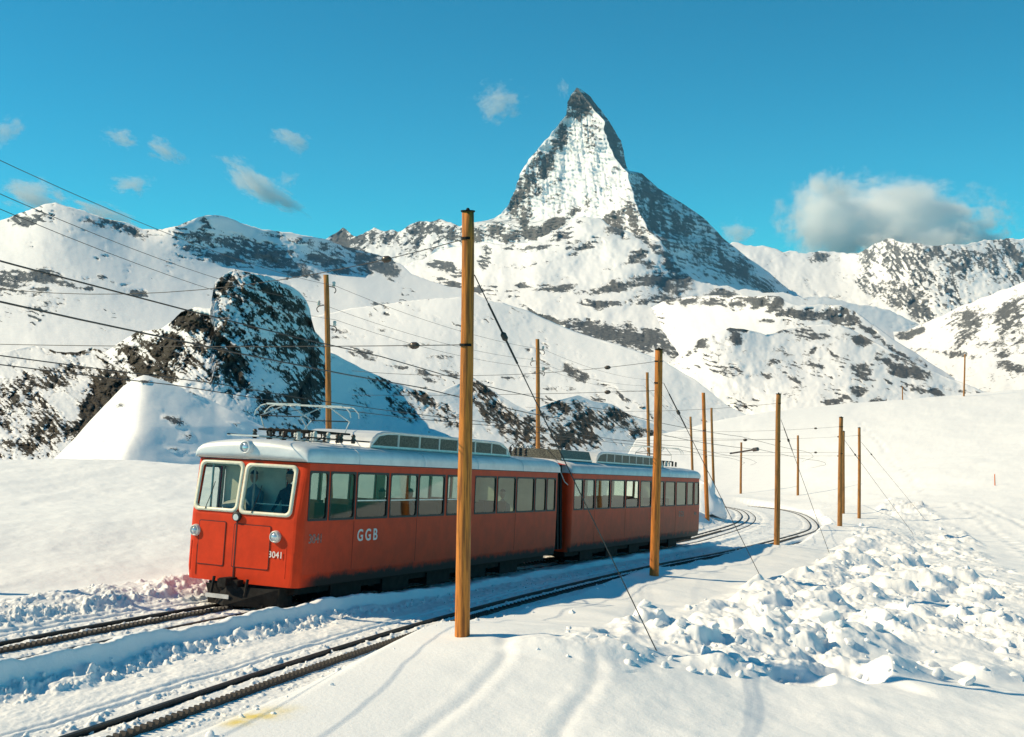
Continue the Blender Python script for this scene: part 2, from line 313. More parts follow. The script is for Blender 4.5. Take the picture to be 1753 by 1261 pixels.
# the pyramid peak: east face, north face and the ridges between them, lofted level by level
def peak():
    Ls = [(150, 986, 8500), (163, 977, 8492), (173, 971, 8486), (188, 969, 8482), (197, 969, 8480), (206, 962, 8475), (214, 955, 8468), (222, 949, 8460), (240, 933, 8440), (259, 919, 8420), (273, 905, 8410), (290, 895, 8400), (307, 887, 8388), (330, 878.5, 8370), (354, 869, 8340), (366, 858, 8310), (373, 848, 8280), (378, 831, 8250), (382, 800, 8200), (396, 770, 8150), (430, 740, 8000), (520, 700, 7800)]
    Hs = [(150, 988.5, 8495), (165, 1000, 8460), (180, 1011, 8420), (191, 1019, 8390), (208, 1035, 8310), (228, 1035, 8240), (257, 1047, 8130), (268, 1050, 8080), (282, 1062, 8010), (295, 1074, 7930), (316, 1080, 7800), (342, 1086, 7640), (371, 1099, 7430), (394, 1109, 7260), (411, 1130, 7090), (430, 1138, 6960), (455, 1149, 6820), (480, 1172, 6640), (520, 1215, 6420)]
    Rs = [(150, 991, 8510), (153, 996, 8520), (166, 1012, 8550), (180, 1022, 8580), (200, 1037, 8620), (218, 1050, 8650), (240, 1062, 8690), (264, 1068.5, 8730), (283, 1072, 8780), (292, 1077, 8795), (296, 1098, 8815), (309, 1112, 8860), (322, 1127, 8900), (345, 1164, 8990), (371, 1203, 9120), (390, 1222, 9200), (410, 1241, 9290), (440, 1279, 9400), (467, 1318, 9500), (484, 1337, 9560), (520, 1380, 9700)]
    ys = np.r_[np.arange(150, 470, 1.6), np.arange(470, 521, 5)]
    def tab(T): a = np.array(T, float); return np.interp(ys, a[:, 0], a[:, 1]), np.interp(ys, a[:, 0], a[:, 2])
    lx, ld = tab(Ls); hx, hd = tab(Hs); rx, rd = tab(Rs)
    lx = lx+2.5*fbm(ys/9., ys*0, 4, 5); rx = rx+1.6*fbm(ys/9., ys*0+7, 4, 6); hx = hx+2.6*fbm(ys/11., ys*0+3, 4, 8)*sst(0, 30, ys-150)
    rx = np.maximum(rx, hx+1.2); lx = np.minimum(lx, hx-1.2)
    a = np.linspace(0, 1, 130)[None]; b = np.linspace(0, 1, 110)[None][:, 1:]
    PX = np.concatenate([lx[:, None]+(hx-lx)[:, None]*a, hx[:, None]+(rx-hx)[:, None]*b], 1)
    Dl = ld[:, None]+(hd-ld)[:, None]*a; Dl = Dl+55*np.sin(np.pi*a)*sst(0, 120, ys-150)[:, None]     # a shallow scoop in the east face
    Dr = hd[:, None]+(rd-hd)[:, None]*b
    D = np.concatenate([Dl, Dr], 1); PY = np.repeat(ys[:, None], PX.shape[1], 1)
    left = np.concatenate([np.ones((len(ys), a.shape[1])), np.zeros((len(ys), b.shape[1]))], 1)
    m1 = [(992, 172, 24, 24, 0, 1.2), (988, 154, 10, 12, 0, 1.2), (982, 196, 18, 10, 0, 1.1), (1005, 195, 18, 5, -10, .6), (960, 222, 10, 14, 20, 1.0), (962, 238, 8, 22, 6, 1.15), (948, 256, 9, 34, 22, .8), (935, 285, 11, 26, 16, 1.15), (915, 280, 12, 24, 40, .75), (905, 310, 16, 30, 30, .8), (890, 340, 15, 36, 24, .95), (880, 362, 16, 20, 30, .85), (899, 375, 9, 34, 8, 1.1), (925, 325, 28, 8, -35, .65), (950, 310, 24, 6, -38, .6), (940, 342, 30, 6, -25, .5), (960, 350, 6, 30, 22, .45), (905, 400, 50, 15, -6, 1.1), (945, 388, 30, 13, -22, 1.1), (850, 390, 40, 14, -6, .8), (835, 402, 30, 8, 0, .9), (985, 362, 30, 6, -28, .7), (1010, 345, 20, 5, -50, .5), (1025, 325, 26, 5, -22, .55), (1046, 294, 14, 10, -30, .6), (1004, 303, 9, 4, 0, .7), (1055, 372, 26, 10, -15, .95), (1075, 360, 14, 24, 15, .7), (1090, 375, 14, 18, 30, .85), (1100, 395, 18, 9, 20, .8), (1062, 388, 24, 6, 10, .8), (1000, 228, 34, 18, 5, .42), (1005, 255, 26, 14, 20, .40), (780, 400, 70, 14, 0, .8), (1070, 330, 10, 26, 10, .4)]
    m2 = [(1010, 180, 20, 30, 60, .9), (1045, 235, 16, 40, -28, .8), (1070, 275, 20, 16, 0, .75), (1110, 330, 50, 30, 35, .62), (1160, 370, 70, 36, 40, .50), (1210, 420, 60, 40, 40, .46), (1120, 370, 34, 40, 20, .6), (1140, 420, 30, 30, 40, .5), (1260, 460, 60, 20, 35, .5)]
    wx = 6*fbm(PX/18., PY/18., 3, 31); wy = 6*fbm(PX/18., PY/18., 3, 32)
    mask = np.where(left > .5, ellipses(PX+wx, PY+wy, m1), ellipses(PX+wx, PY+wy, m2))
    st = fbm((PX*.9+PY*.5)/26., (PY-PX*.32)/7., 6, 33, .62)*.5+fbm((PX-PY*.15)/8., (PY+PX*.3)/40., 5, 35, .6)*.4+.4*fbm((PX*.9+PY*.5)/7., (PY-PX*.32)/2.6, 4, 34, .65)
    edge = sst(0, 8, np.minimum(np.abs(PX-hx[:, None]), np.minimum(PX-lx[:, None], rx[:, None]-PX))+.8)
    hs = (PY-.36*PX)/8.5+1.4*fbm(PX/30., PY/24., 4, 44); saw = np.mod(hs, 1.); riser = sst(.5, .75, saw)*sst(1., .9, saw)*sst(-.3, .2, fbm(PX/16., PY/22., 3, 45))
    cou = fbm((PX-PY*.1)/11., (PY+PX*.25)/70., 4, 46, .55, True); st = st+.34*riser-.14*sst(.25, .6, cou)
    smooth_snow = ellipses(PX, PY, [(1002, 292, 40, 30, -15, .3), (985, 330, 30, 16, -20, .2)])*(left > .5)
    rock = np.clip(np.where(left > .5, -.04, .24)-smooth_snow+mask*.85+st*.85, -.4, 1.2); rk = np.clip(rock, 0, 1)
    g = fbm((PX-PY*.25)/14., (PY+PX*.25)/46., 5, 36, .55, True)
    cr = fbm((PX+PY*.1)/40., (PY-PX*.3)/6., 5, 37, .6)
    D = D+13*sst(.2, .7, cou)*edge-16*(saw-.5)*edge-(g*9+cr*30+20*fbm((PX*.8+PY)/26., (PY-PX*.8)/11., 4, 47, .55)+rk*20*fbm(PX/6., PY/6., 4, 38, .6, True)+np.where(left > .5, 1, .6)*55*fbm(PX/48., PY/60., 3, 39))*edge*sst(150, 175, PY)
    X = (PX-CX)/F*D; Z = -(PY-HZ)/F*D; P = np.stack([X, D, Z], -1)
    # far side: south and west faces close the pyramid
    bk = []
    for k in range(1, 7):
        f_ = k/7.; w = (1-f_)*P[:, -1]+f_*P[:, 0]; w = w.copy(); bulge = 4*f_*(1-f_)*(30+(ys-150)*4.2); w[:, 0] += bulge*.05; w[:, 1] += bulge; bk.append(w)
    P = np.concatenate([P]+[q[:, None] for q in bk]+[P[:, :1]], 1)
    rock = np.concatenate([rock]+[np.full((len(ys), 1), .4)]*6+[rock[:, :1]], 1)
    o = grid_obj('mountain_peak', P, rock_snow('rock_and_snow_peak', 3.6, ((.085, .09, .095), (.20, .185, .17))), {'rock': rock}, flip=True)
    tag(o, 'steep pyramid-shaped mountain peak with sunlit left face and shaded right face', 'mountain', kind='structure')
peak()
# snow apron and rock bands at its foot
ridge('mountain_foot', 'snow apron with rock bands at the foot of the pyramid peak',
      [(560, 500), (640, 470), (700, 452), (760, 428), (800, 415), (840, 416), (870, 419), (920, 410), (955, 392), (985, 374), (1005, 368), (1030, 374), (1050, 388), (1080, 396), (1105, 408), (1130, 412), (1140, 424), (1160, 455), (1185, 478), (1230, 488), (1290, 497), (1360, 505), (1440, 512), (1520, 530), (1600, 570)],
      [(560, 640), (1600, 640)], [(560, 500, 7200), (700, 450, 7800), (820, 415, 7750), (1000, 370, 7500), (1080, 396, 7150), (1130, 412, 6950), (1185, 478, 6450), (1290, 497, 6350), (1440, 512, 6600), (1600, 570, 6300), (820, 470, 6500), (1000, 450, 6350), (900, 520, 5300), (1100, 520, 5200), (1300, 540, 5000), (560, 640, 3800), (1000, 630, 3600), (1300, 620, 3600), (1600, 640, 4000)],
      560, 1600, 2, .6, 44, [(1005, 415, 30, 11, -14, .85), (1090, 438, 20, 9, -25, .85), (985, 432, 14, 5, -20, .6), (905, 491, 26, 6, 6, .82), (950, 491, 40, 6, -4, .75), (1050, 490, 60, 8, -8, .72), (1130, 487, 52, 13, 12, .9), (1030, 520, 46, 8, 2, .95), (1085, 518, 30, 8, 0, .85), (1160, 515, 70, 11, 6, .75), (1230, 512, 60, 14, 0, .8), (1112, 414, 30, 9, 38, .75), (1150, 455, 34, 12, 52, .8), (1172, 480, 26, 12, 30, .8), (1060, 400, 26, 8, 12, .6), (960, 402, 24, 7, -25, .6), (900, 424, 40, 6, -4, .6), (1060, 455, 40, 7, -20, .4), (900, 455, 50, 4, -6, .35), (1120, 460, 22, 10, 30, .5), (1040, 570, 70, 18, 8, 1.05), (1110, 580, 60, 20, 16, 1.0), (1000, 555, 45, 10, 6, .9), (930, 540, 40, 5, 25, .8), (1150, 605, 30, 10, 20, .8), (770, 460, 26, 9, 20, .95), (745, 450, 16, 7, 10, .9), (715, 488, 20, 7, 4, 1.0), (770, 488, 24, 9, 15, 1.0), (810, 495, 16, 8, 15, .9), (830, 440, 10, 20, 0, .6)],
      -.32, .52, (1.5, .5), 5, 1.2, 41, rang=3, mk=1.2, led=.6)
# left ridge with blue shaded cliffs
ridge('snowy_ridge', 'long rounded snowy ridge with dark shaded cliffs on the left skyline',
      [(-500, 430), (-200, 410), (-60, 398), (0, 378), (45, 360), (75, 350), (95, 347), (140, 360), (180, 374), (215, 380), (245, 392), (280, 391), (305, 386), (325, 378), (350, 368), (368, 367), (400, 376), (430, 388), (470, 395), (500, 399), (530, 404), (560, 410), (600, 424), (630, 432), (660, 438), (690, 455), (705, 470), (760, 488), (830, 500), (900, 520)],
      [(-500, 640), (0, 640), (500, 640), (900, 600)], [(-500, 430, 4200), (0, 378, 4300), (95, 347, 4400), (245, 392, 4650), (300, 390, 4600), (360, 368, 4850), (530, 404, 5650), (700, 470, 6400), (900, 520, 5600), (-500, 640, 1700), (0, 630, 1800), (300, 620, 2000), (600, 600, 2500), (900, 600, 3000), (200, 470, 3500), (450, 510, 3950), (0, 480, 3100), (400, 436, 4880), (480, 445, 5180), (560, 458, 5560), (640, 470, 5950), (330, 425, 4550), (620, 510, 4500)],
      -500, 900, 2, .26, 60, [(50, 378, 34, 12, -12, .85), (165, 385, 30, 7, 20, .6), (205, 390, 42, 10, 22, .75), (230, 400, 24, 9, 25, .7), (320, 378, 14, 5, -20, .8), (352, 385, 16, 9, 40, .7), (400, 420, 90, 20, 14, .72), (380, 440, 60, 14, 14, .8), (330, 425, 30, 10, 10, .6), (470, 440, 70, 22, 14, .74), (500, 410, 60, 8, 10, .6), (560, 440, 50, 26, 18, .72), (620, 445, 50, 22, 24, .8), (660, 460, 40, 15, 24, .9), (590, 465, 40, 8, 8, .85), (520, 470, 30, 8, 0, .75), (440, 415, 40, 6, 12, .5),
       (15, 480, 40, 22, -20, .85), (80, 472, 40, 12, 10, .85), (120, 487, 26, 8, 15, .8), (60, 500, 30, 10, 0, .6), (235, 503, 18, 7, 20, .85), (150, 492, 12, 4, 0, .7), (180, 480, 46, 4, 8, .5), (70, 530, 60, 16, -15, .5), (640, 520, 30, 4, 5, .5)],
      -.45, .40, (1.5, .6), 2, 1.1, 51, rang=12, rockcol=BLUE_ROCK, mk=1.45, led=.7, lpatch=60.)
# right gully slopes
ridge('gully_slope', 'snow gully and broken rock slope below the far right range',
      [(1380, 570), (1440, 560), (1500, 568), (1550, 566), (1600, 545), (1650, 522), (1700, 502), (1753, 482), (1850, 450), (2000, 430), (2300, 400)],
      [(1380, 720), (2300, 720)], [(1380, 570, 6000), (1550, 566, 5600), (1650, 522, 5200), (1753, 482, 4800), (2300, 400, 4200), (1380, 720, 2600), (1753, 700, 2400), (2300, 720, 2000), (1600, 630, 3600)],
      1380, 2300, 2.2, .35, 40, [(1560, 572, 24, 7, -12, .85), (1660, 550, 40, 26, -25, .62), (1720, 560, 46, 30, 20, .72), (1690, 590, 40, 14, 20, .7), (1640, 575, 20, 20, -30, .6), (1630, 605, 60, 5, 8, .55), (1730, 625, 30, 8, 10, .75), (1740, 520, 40, 22, 0, .55), (1850, 560, 120, 50, 0, .6), (1980, 560, 120, 60, 0, .5)],
      -.2, .6, (1.2, .7), 2, 1.2, 61, rang=-30)
# bench with a dark rock wall
ridge('rock_bench', 'long snow bench edged by a dark rock wall right of the valley',
      [(1070, 590), (1090, 552), (1112, 528), (1140, 513), (1180, 507), (1232, 505), (1262, 505), (1290, 508), (1312, 505), (1335, 507), (1346, 516), (1370, 523), (1400, 521), (1440, 522), (1462, 532), (1490, 552), (1530, 580), (1580, 612), (1625, 642), (1690, 672), (1760, 695)],
      [(1070, 660), (1760, 740)], [(1070, 590, 4750), (1140, 513, 5050), (1232, 505, 4650), (1300, 506, 4200), (1440, 522, 4000), (1530, 580, 3600), (1690, 672, 3000), (1070, 660, 3700), (1180, 560, 4250), (1180, 620, 3600), (1300, 560, 3800), (1300, 640, 2800), (1500, 660, 2500), (1760, 740, 2000), (1430, 552, 3800)],
      1070, 1760, 2, .3, 44, [(1130, 516, 34, 8, 6, .85), (1175, 516, 40, 9, 4, .9), (1220, 516, 50, 11, 0, .9), (1300, 520, 40, 13, 2, 1.15), (1265, 520, 16, 12, 0, 1.0), (1330, 516, 15, 14, 0, 1.15), (1380, 538, 50, 11, 8, 1.2), (1430, 540, 26, 20, 14, 1.2), (1455, 545, 20, 18, 35, 1.0), (1310, 548, 18, 6, 0, .7), (1350, 555, 24, 5, 4, .8), (1490, 570, 40, 7, 36, .95), (1540, 602, 40, 6, 34, .9), (1590, 632, 34, 5, 32, .7)],
      -.40, .45, (1.3, .6), 1.5, 1.2, 71, led=.6)
# rounded knoll
ridge('snowy_knoll', 'rounded snowy knoll dotted with dark rocks in the middle distance',
      [(1050, 700), (1100, 655), (1140, 622), (1170, 603), (1195, 582), (1220, 570), (1250, 561), (1275, 563), (1310, 572), (1345, 563), (1390, 556), (1440, 556), (1480, 575), (1520, 598), (1570, 622), (1620, 645), (1680, 668), (1760, 690), (1900, 700)],
      [(1050, 760), (1900, 760)], [(1050, 700, 2150), (1140, 622, 2500), (1250, 561, 2650), (1350, 563, 2900), (1450, 556, 3050), (1570, 622, 2500), (1760, 690, 2000), (1900, 700, 1800), (1050, 760, 1800), (1250, 740, 1700), (1500, 740, 1500), (1900, 760, 1300), (1250, 640, 2150), (1450, 640, 2150)],
      1050, 1900, 2, .75, 48, [(1262, 564, 16, 5, 0, .9), (1255, 578, 14, 8, 40, .7), (1190, 598, 34, 5, -38, .55), (1340, 568, 24, 5, -5, .7), (1390, 570, 30, 6, 4, .65), (1475, 583, 16, 7, 10, .85), (1545, 635, 28, 11, 12, 1.1), (1520, 622, 18, 6, 10, .8), (1395, 602, 16, 5, -20, .8), (1460, 628, 16, 5, 20, .75), (1480, 640, 18, 10, 60, .65), (1320, 620, 16, 7, -20, .65), (1400, 625, 14, 5, 0, .6), (1355, 650, 16, 5, 20, .6), (1480, 670, 24, 8, -20, .7), (1580, 665, 40, 6, 14, .8), (1435, 685, 30, 5, -10, .7), (1310, 640, 12, 5, 0, .6), (1240, 640, 14, 4, 0, .5), (1550, 618, 30, 5, 20, .75), (1505, 690, 30, 6, -10, .6), (1430, 605, 24, 12, 40, .5)],
      -.13, .6, (1.2, .6), 1.5, 1.0, 81, rang=15, led=.65, lpatch=50.)
# broad slope falling from the left into the valley
ridge('snow_slope', 'broad smooth snow slope falling from the left into the valley',
      [(380, 590), (450, 560), (600, 528), (720, 512), (800, 508), (860, 518), (905, 532), (950, 553), (1000, 573), (1060, 590), (1130, 615), (1190, 650), (1240, 690), (1280, 712), (1330, 730)],
      [(380, 800), (1330, 800)], [(380, 590, 1500), (600, 528, 2000), (800, 508, 2100), (950, 553, 1950), (1130, 615, 1600), (1280, 712, 1200), (1330, 730, 1100), (380, 800, 700), (800, 790, 800), (1330, 800, 850), (800, 620, 1450), (1100, 700, 1150), (600, 620, 1350)],
      380, 1330, 2, .3, 70, [(590, 570, 30, 6, 6, .6), (620, 605, 24, 8, 24, .85), (580, 580, 40, 4, 0, .6), (650, 560, 20, 4, 20, .5), (710, 590, 26, 4, 0, .5), (880, 648, 30, 5, 4, .8), (790, 640, 30, 4, 10, .6), (990, 640, 22, 12, 30, .8), (1030, 655, 26, 6, 36, .8), (1065, 678, 30, 7, 30, .85), (1100, 700, 26, 5, 30, .7), (1020, 690, 20, 9, 20, .7), (950, 665, 30, 5, 0, .6), (725, 640, 36, 12, 24, .8), (690, 630, 30, 5, 10, .7), (870, 535, 10, 3, 0, .5), (900, 600, 8, 3, 0, .6), (760, 610, 20, 4, 0, .5)],
      -.30, .52, (1.4, .6), 1, .9, 91, rang=18, led=.75, lpatch=55., lper=12.)
# the dark crag and the shaded hillside running down to the right of it
ridge('rocky_crag', 'dark craggy rock outcrop with shaded snow slopes, behind the train',
      [(-500, 660), (-150, 625), (0, 603), (60, 590), (95, 601), (130, 603), (158, 594), (180, 603), (205, 585), (235, 568), (275, 562), (296, 548), (310, 534), (335, 526), (360, 528), (364, 502), (368, 483), (380, 473), (392, 465), (403, 461), (416, 464), (456, 470), (478, 482), (499, 491), (513, 499), (523, 511), (530, 527), (534, 548), (539, 566), (554, 583), (558, 600), (575, 607), (600, 620), (625, 633), (671, 652), (715, 668), (750, 672), (785, 655), (808, 645), (826, 655), (842, 668), (878, 690), (905, 704), (930, 694), (952, 686), (989, 676), (1013, 686), (1045, 690), (1075, 708), (1110, 722), (1160, 750), (1250, 790), (1300, 800)],
      [(-500, 830), (1300, 850)], [(-500, 660, 330), (0, 603, 330), (180, 603, 335), (300, 540, 330), (366, 500, 335), (404, 463, 355), (503, 494, 395), (556, 600, 430), (671, 652, 520), (808, 645, 640), (989, 676, 760), (1110, 722, 800), (1300, 800, 700), (-500, 830, 200), (0, 800, 205), (250, 800, 215), (500, 780, 270), (750, 800, 340), (1000, 800, 430), (1300, 850, 460), (400, 600, 312), (500, 650, 345), (450, 700, 290), (100, 700, 265), (300, 650, 285)],
      -500, 1300, 2, .38, 40, [(450, 520, 84, 50, 30, .60), (470, 505, 60, 12, 38, .85), (400, 590, 95, 60, 0, .60), (500, 590, 56, 80, 8, .66), (528, 650, 30, 64, 0, .95), (420, 560, 16, 60, 25, .8), (385, 490, 24, 20, -20, .7), (330, 550, 34, 20, 10, 1.05), (300, 600, 90, 30, 14, .68), (230, 600, 34, 16, 10, .66), (250, 630, 60, 30, 10, .6), (400, 640, 60, 26, 10, .62), (470, 690, 40, 24, 0, .66), (185, 670, 42, 34, -52, 1.15), (150, 715, 46, 20, -58, 1.1), (130, 600, 44, 6, 0, .8), (40, 690, 60, 40, -20, .58), (80, 650, 70, 20, -10, .55), (30, 770, 70, 20, -10, .55), (90, 740, 50, 30, -40, .52), (620, 690, 14, 34, -30, .45), (690, 700, 34, 18, 20, .42), (660, 660, 40, 10, 24, .5), (740, 690, 46, 12, 26, .66), (820, 670, 30, 18, 30, .85), (860, 710, 50, 20, 30, .75), (900, 740, 50, 26, 20, .7), (960, 700, 36, 14, -10, .9), (1000, 720, 60, 26, 0, .72), (1060, 720, 34, 18, 20, .75), (980, 745, 50, 20, 0, .75), (1100, 745, 50, 16, 20, .7), (770, 720, 40, 14, 20, .5), (-120, 680, 120, 50, 0, .5), (-300, 720, 120, 60, 0, .5)],
      -.28, .62, (1.2, .5), 1.6, 2.0, 101, rang=42, mk=1.2, rockcol=((.022, .022, .022), (.10, .085, .065)))
# pale snow mound in front of the crag, with a sharp crease
def mound():
    pxs = np.arange(60, 660, 2.); tx, ty = zip(*[(60, 800), (90, 788), (130, 747), (180, 692), (210, 662), (232, 646), (248, 641), (290, 655), (340, 675), (400, 705), (450, 730), (520, 757), (600, 782), (660, 800)])
    T = np.interp(pxs, tx, ty)+1.5*fbm(pxs/30., pxs*0, 3, 2); B = np.maximum(T+10, 835.); n = 100; t = np.linspace(0, 1, n)[:, None]
    PY = T[None]+(B-T)[None]*t; PX = np.repeat(pxs[None], n, 0)
    cxs = np.interp(PY, [640, 690, 730, 790, 835], [247, 242, 238, 210, 180])
    dl = np.clip(cxs-PX, 0, None); dr = np.clip(PX-cxs, 0, None)
    D = 112-(PY-640)*.17+np.sqrt((dl*.13)**2+(dr*.085)**2+2.)
    nz = fbm((PX*.9+PY*.4)/26., (PY-PX*.4)/12., 5, 3)
    rock = np.clip(-.3+.45*nz+1.1*ellipses(PX+6*fbm(PX/12., PY/12., 3, 4), PY+4*fbm(PX/12., PY/12., 3, 5), [(300, 722, 26, 9, 20, .8), (318, 748, 20, 12, 20, .8), (300, 770, 26, 5, 0, .6), (345, 775, 26, 4, 0, .6), (248, 650, 14, 5, 10, .9), (205, 695, 9, 4, -30, .7), (175, 755, 6, 4, 0, .6), (330, 672, 20, 4, 24, .6), (345, 690, 22, 3, 24, .6), (410, 728, 22, 4, 15, .7), (270, 700, 10, 3, 0, .4)]), -.4, 1)
    D = D+.7*fbm(PX/60., PY/44., 2, 6)+.05*fbm(PX/12., PY/10., 3, 7)*sst(0, 8, PY-T)-np.clip(rock, 0, 1)*.8
    finish_ridge('snow_mound', 'pale snow mound with a sharp crease in front of the dark crag', PX, PY, D, rock, .055, None, 14., cat='snow mound')
mound()

# ------------------------------------------------------------------ near ground: snow with two ploughed track beds
T1C = smooth_curve([(-60, 9.), (-40, 5.2), (-20, 2.3), (-10, 1.05), (-6.4, .66), (-3.6, .3), (0, 0), (4, 0), (13, 0), (30, 0), (38, -.5), (55, -2.4), (69, -4.9), (82, -8.0), (90, -10.4), (97, -13.4), (104, -17.5), (112, -24)])
T2C = smooth_curve([(-60, 15.), (-40, 10.6), (-20, 7.2), (-10, 5.6), (-8.8, 5.42), (-5.2, 4.9), (-2.2, 4.52), (1.4, 4.16), (8, 3.75), (18, 3.45), (31, 3.5), (50, 2.75), (59.5, 1.75), (73, -.7), (86, -3.6), (96, -6.6), (101, -9.0), (106, -12.4), (114, -19)])
def tv(C, s): return np.interp(s, C[:, 0], C[:, 1])
def ground_control():
    C = []
    def cp(px, py, Y): p = at(px, py, Y); C.append((p[0], p[1], p[2]-plane_z(p[0], p[1])))
    for q in [(792, 1103, 17.2), (1120, 990, 30.9), (1329, 940, 46), (1437, 907, 66), (1471, 887, 82), (1366, 845, 128), (1268, 845, 150), (1211, 875, 72),
              (1753, 665, 230), (1600, 678, 225), (1450, 690, 220), (1250, 715, 210), (1090, 750, 200), (1753, 850, 95), (1600, 800, 130), (1753, 760, 150), (1753, 950, 58), (1600, 960, 52), (1753, 1050, 31), (1550, 1050, 29), (1753, 1180, 18.6), (1753, 1261, 14.7),
              (1300, 1250, 14.5), (900, 1250, 13.4), (600, 1250, 12.8), (1050, 1150, 16.2), (1300, 1130, 18.8), (1500, 860, 100), (1330, 760, 185), (1500, 760, 170),
              (0, 1000, 22.5), (0, 950, 27), (0, 870, 41), (0, 790, 64), (330, 790, 60), (330, 870, 37), (700, 815, 70), (1000, 800, 120), (-300, 790, 68), (-300, 1000, 22), (-500, 900, 30), (2300, 700, 230), (2300, 900, 70), (2300, 1150, 19)]: cp(*q)
    return C
PT = ground_control()
for s in (-30, -15, -5, 0, 8, 18, 30, 45, 60, 75, 90, 100):
    for C_ in (T1C, T2C): p = L2W(s, tv(C_, s), 0)[0]; PT.append((p[0], p[1], .0))
PT += [(0, 0, 0), (-10, 0, .2), (10, 0, -.4)]
PT = np.array(PT); w_base = tps(PT[:, :2], PT[:, 2], 2e-4)
YC = ([-600, 0, 330, 700, 1000, 1090, 1250, 1450, 1753, 2400], [68, 65, 60, 70, 125, 200, 210, 220, 230, 236])
def inpoly(x, y, poly):
    c = np.zeros(np.shape(x), bool); n = len(poly); j = n-1
    for i in range(n):
        xi, yi = poly[i]; xj, yj = poly[j]
        c ^= ((yi > y) != (yj > y)) & (x < (xj-xi)*(y-yi)/(yj-yi+1e-12)+xi); j = i
    return c
DEB_PX = [(840, 1105, .3), (1000, 1125, .3), (1150, 1135, .3), (1300, 1172, .1), (1500, 1192, 0), (1760, 1205, -.2), (1900, 1200, 0), (1900, 1000, 0), (1753, 985, 0), (1690, 930, 0), (1590, 862, 0), (1520, 848, .2), (1490, 880, 0), (1440, 925, 0), (1390, 978, 0), (1300, 1002, .1), (1200, 1026, .2), (1100, 1050, .2), (980, 1068, .3), (885, 1078, .3)]
def drop(px, py, w):
    """follow a pixel's direction down to the snow surface"""
    d = at(px, py, 1.0); Y = np.geomspace(9, 235, 900); x = d[0]*Y
    k = np.argmax(d[2]*Y <= plane_z(x, Y)+w_base(x, Y)+w); return x[k], Y[k]
DEB = [drop(*q) for q in DEB_PX]
STAIN = [drop(q[0], q[1], .05) for q in [(440, 1222), (405, 1230), (470, 1212)]]
LUMPS = []
def build_ground():
    pxs = np.r_[np.linspace(-520, -30, 60), np.linspace(-20, 1775, 860), np.linspace(1785, 2350, 60)]
    nr = 880; t = np.linspace(0, 1, nr)
    # denser rows where the tracks and the broken snow lie
    Yc = np.interp(pxs, *YC)*1.32
    tt = np.where(t < .78, t/.78*.56, .56+(t-.78)/.22*.44)
    Yg = 10.5*(Yc[None]/10.5)**tt[:, None]
    pre = np.repeat(np.array([[1.], [4.], [7.], [9.]]), len(pxs), 1); Yg = np.concatenate([pre, Yg], 0)
    X = (pxs[None]-CX)/F*Yg; Y = Yg; PXg = np.repeat(pxs[None], len(Yg), 0)
    s, v = SV(X, Y); v1 = v-tv(T1C, s); v2 = v-tv(T2C, s)
    w = w_base(X, Y)
    # broad wind-packed undulation
    away = sst(.9, 5, np.minimum(np.abs(v1), np.abs(v2)))
    w = w+away*(.28*fbm(X/9., Y/14., 4, 200)+.05*fbm(X/1.7, Y/2.4, 4, 201))*sst(0, 1, 1-sst(120, 260, Y)*.3)
    w = w+away*.018*fbm(X/.45+Y*.4, Y/.7, 3, 202)
    near = np.where((s > -70) & (s < 112), 1., 0.)*sst(112, 104, s)
    bed = sst(2.6, 1.35, np.abs(v1))*near; bed = np.maximum(bed, np.where(v2 < 0, sst(2.4, 1.25, -v2), sst(.62, .34, v2))*near)
    mid = near*sst(-.2, .2, v1)*sst(.2, -.2, v2); bed = np.maximum(bed, mid)
    fine = fbm(X/.16, Y/.3, 5, 203, .6); fine2 = fbm(X/.5, Y/.8, 4, 204, .6)
    crumb = np.clip(fbm(X/.11, Y/.2, 4, 205, .65)-.05, 0, 1)
    wb_ = -.042+.018*fine+.03*fine2*sst(.6, 1.2, np.minimum(np.abs(v1), np.abs(v2)))
    for vv in (v1, v2):
        # wheel flange ways beside the rails, plough edges with crumbs further out
        for c_ in (-.5, .5): wb_ = wb_-.03*np.exp(-((vv-c_-.05*0)/.06)**2)
        for c_, dp in ((-1.02, .05), (-1.18, .025), (1.02, .045)): wb_ = wb_-dp*np.exp(-((vv-c_)/.035)**2)
        wb_ = wb_+.09*crumb*(sst(.10, .28, np.abs(vv))*sst(.48, .3, np.abs(vv))+sst(.62, .72, np.abs(vv))*sst(.98, .85, np.abs(vv)))
    # berm between the tracks: rounded on the far side, cut steep on the near side
    bc = 1.82-.25*sst(0, 25, s)+.07*fbm(s/1.3, s*0+4, 4, 206)
    bh = (.32-.17*sst(-1, 9, s)-.10*sst(30, 45, s))*(1+.35*fbm(s/.8, s*0+9, 4, 207))
    berm = bh*np.where(v1 < bc, sst(bc-.75, bc, v1), 1-sst(bc, bc+.20, v1))
    skirt = .10*sst(bc+.55, bc+.15, v1)*sst(bc+.05, bc+.2, v1)+.16*crumb*sst(bc+.75, bc+.5, v1)*sst(bc+.1, bc+.22, v1)+.12*np.clip(fine2, 0, 1)*sst(bc+.8, bc+.4, v1)*sst(bc+.1, bc+.25, v1)
    skirt = skirt*(1-.75*sst(-1, 6, s)); wb_ = wb_+np.where(mid > .5, berm+skirt, 0)
    w = w*(1-bed)+wb_*bed
    # left edge of the far track: low broken windrow
    win = near*sst(-1.35, -1.8, v1)*sst(-3.4, -2.3, v1)
    w = w+win*(.10+.22*np.clip(fbm(X/.55, Y/.9, 5, 208, .6)+.1, 0, 1)+.10*crumb)*sst(28, 12, s)
    win2 = near*sst(-1.05, -1.3, v1)*sst(-2.0, -1.6, v1); w = w+win2*(.05+.12*crumb)
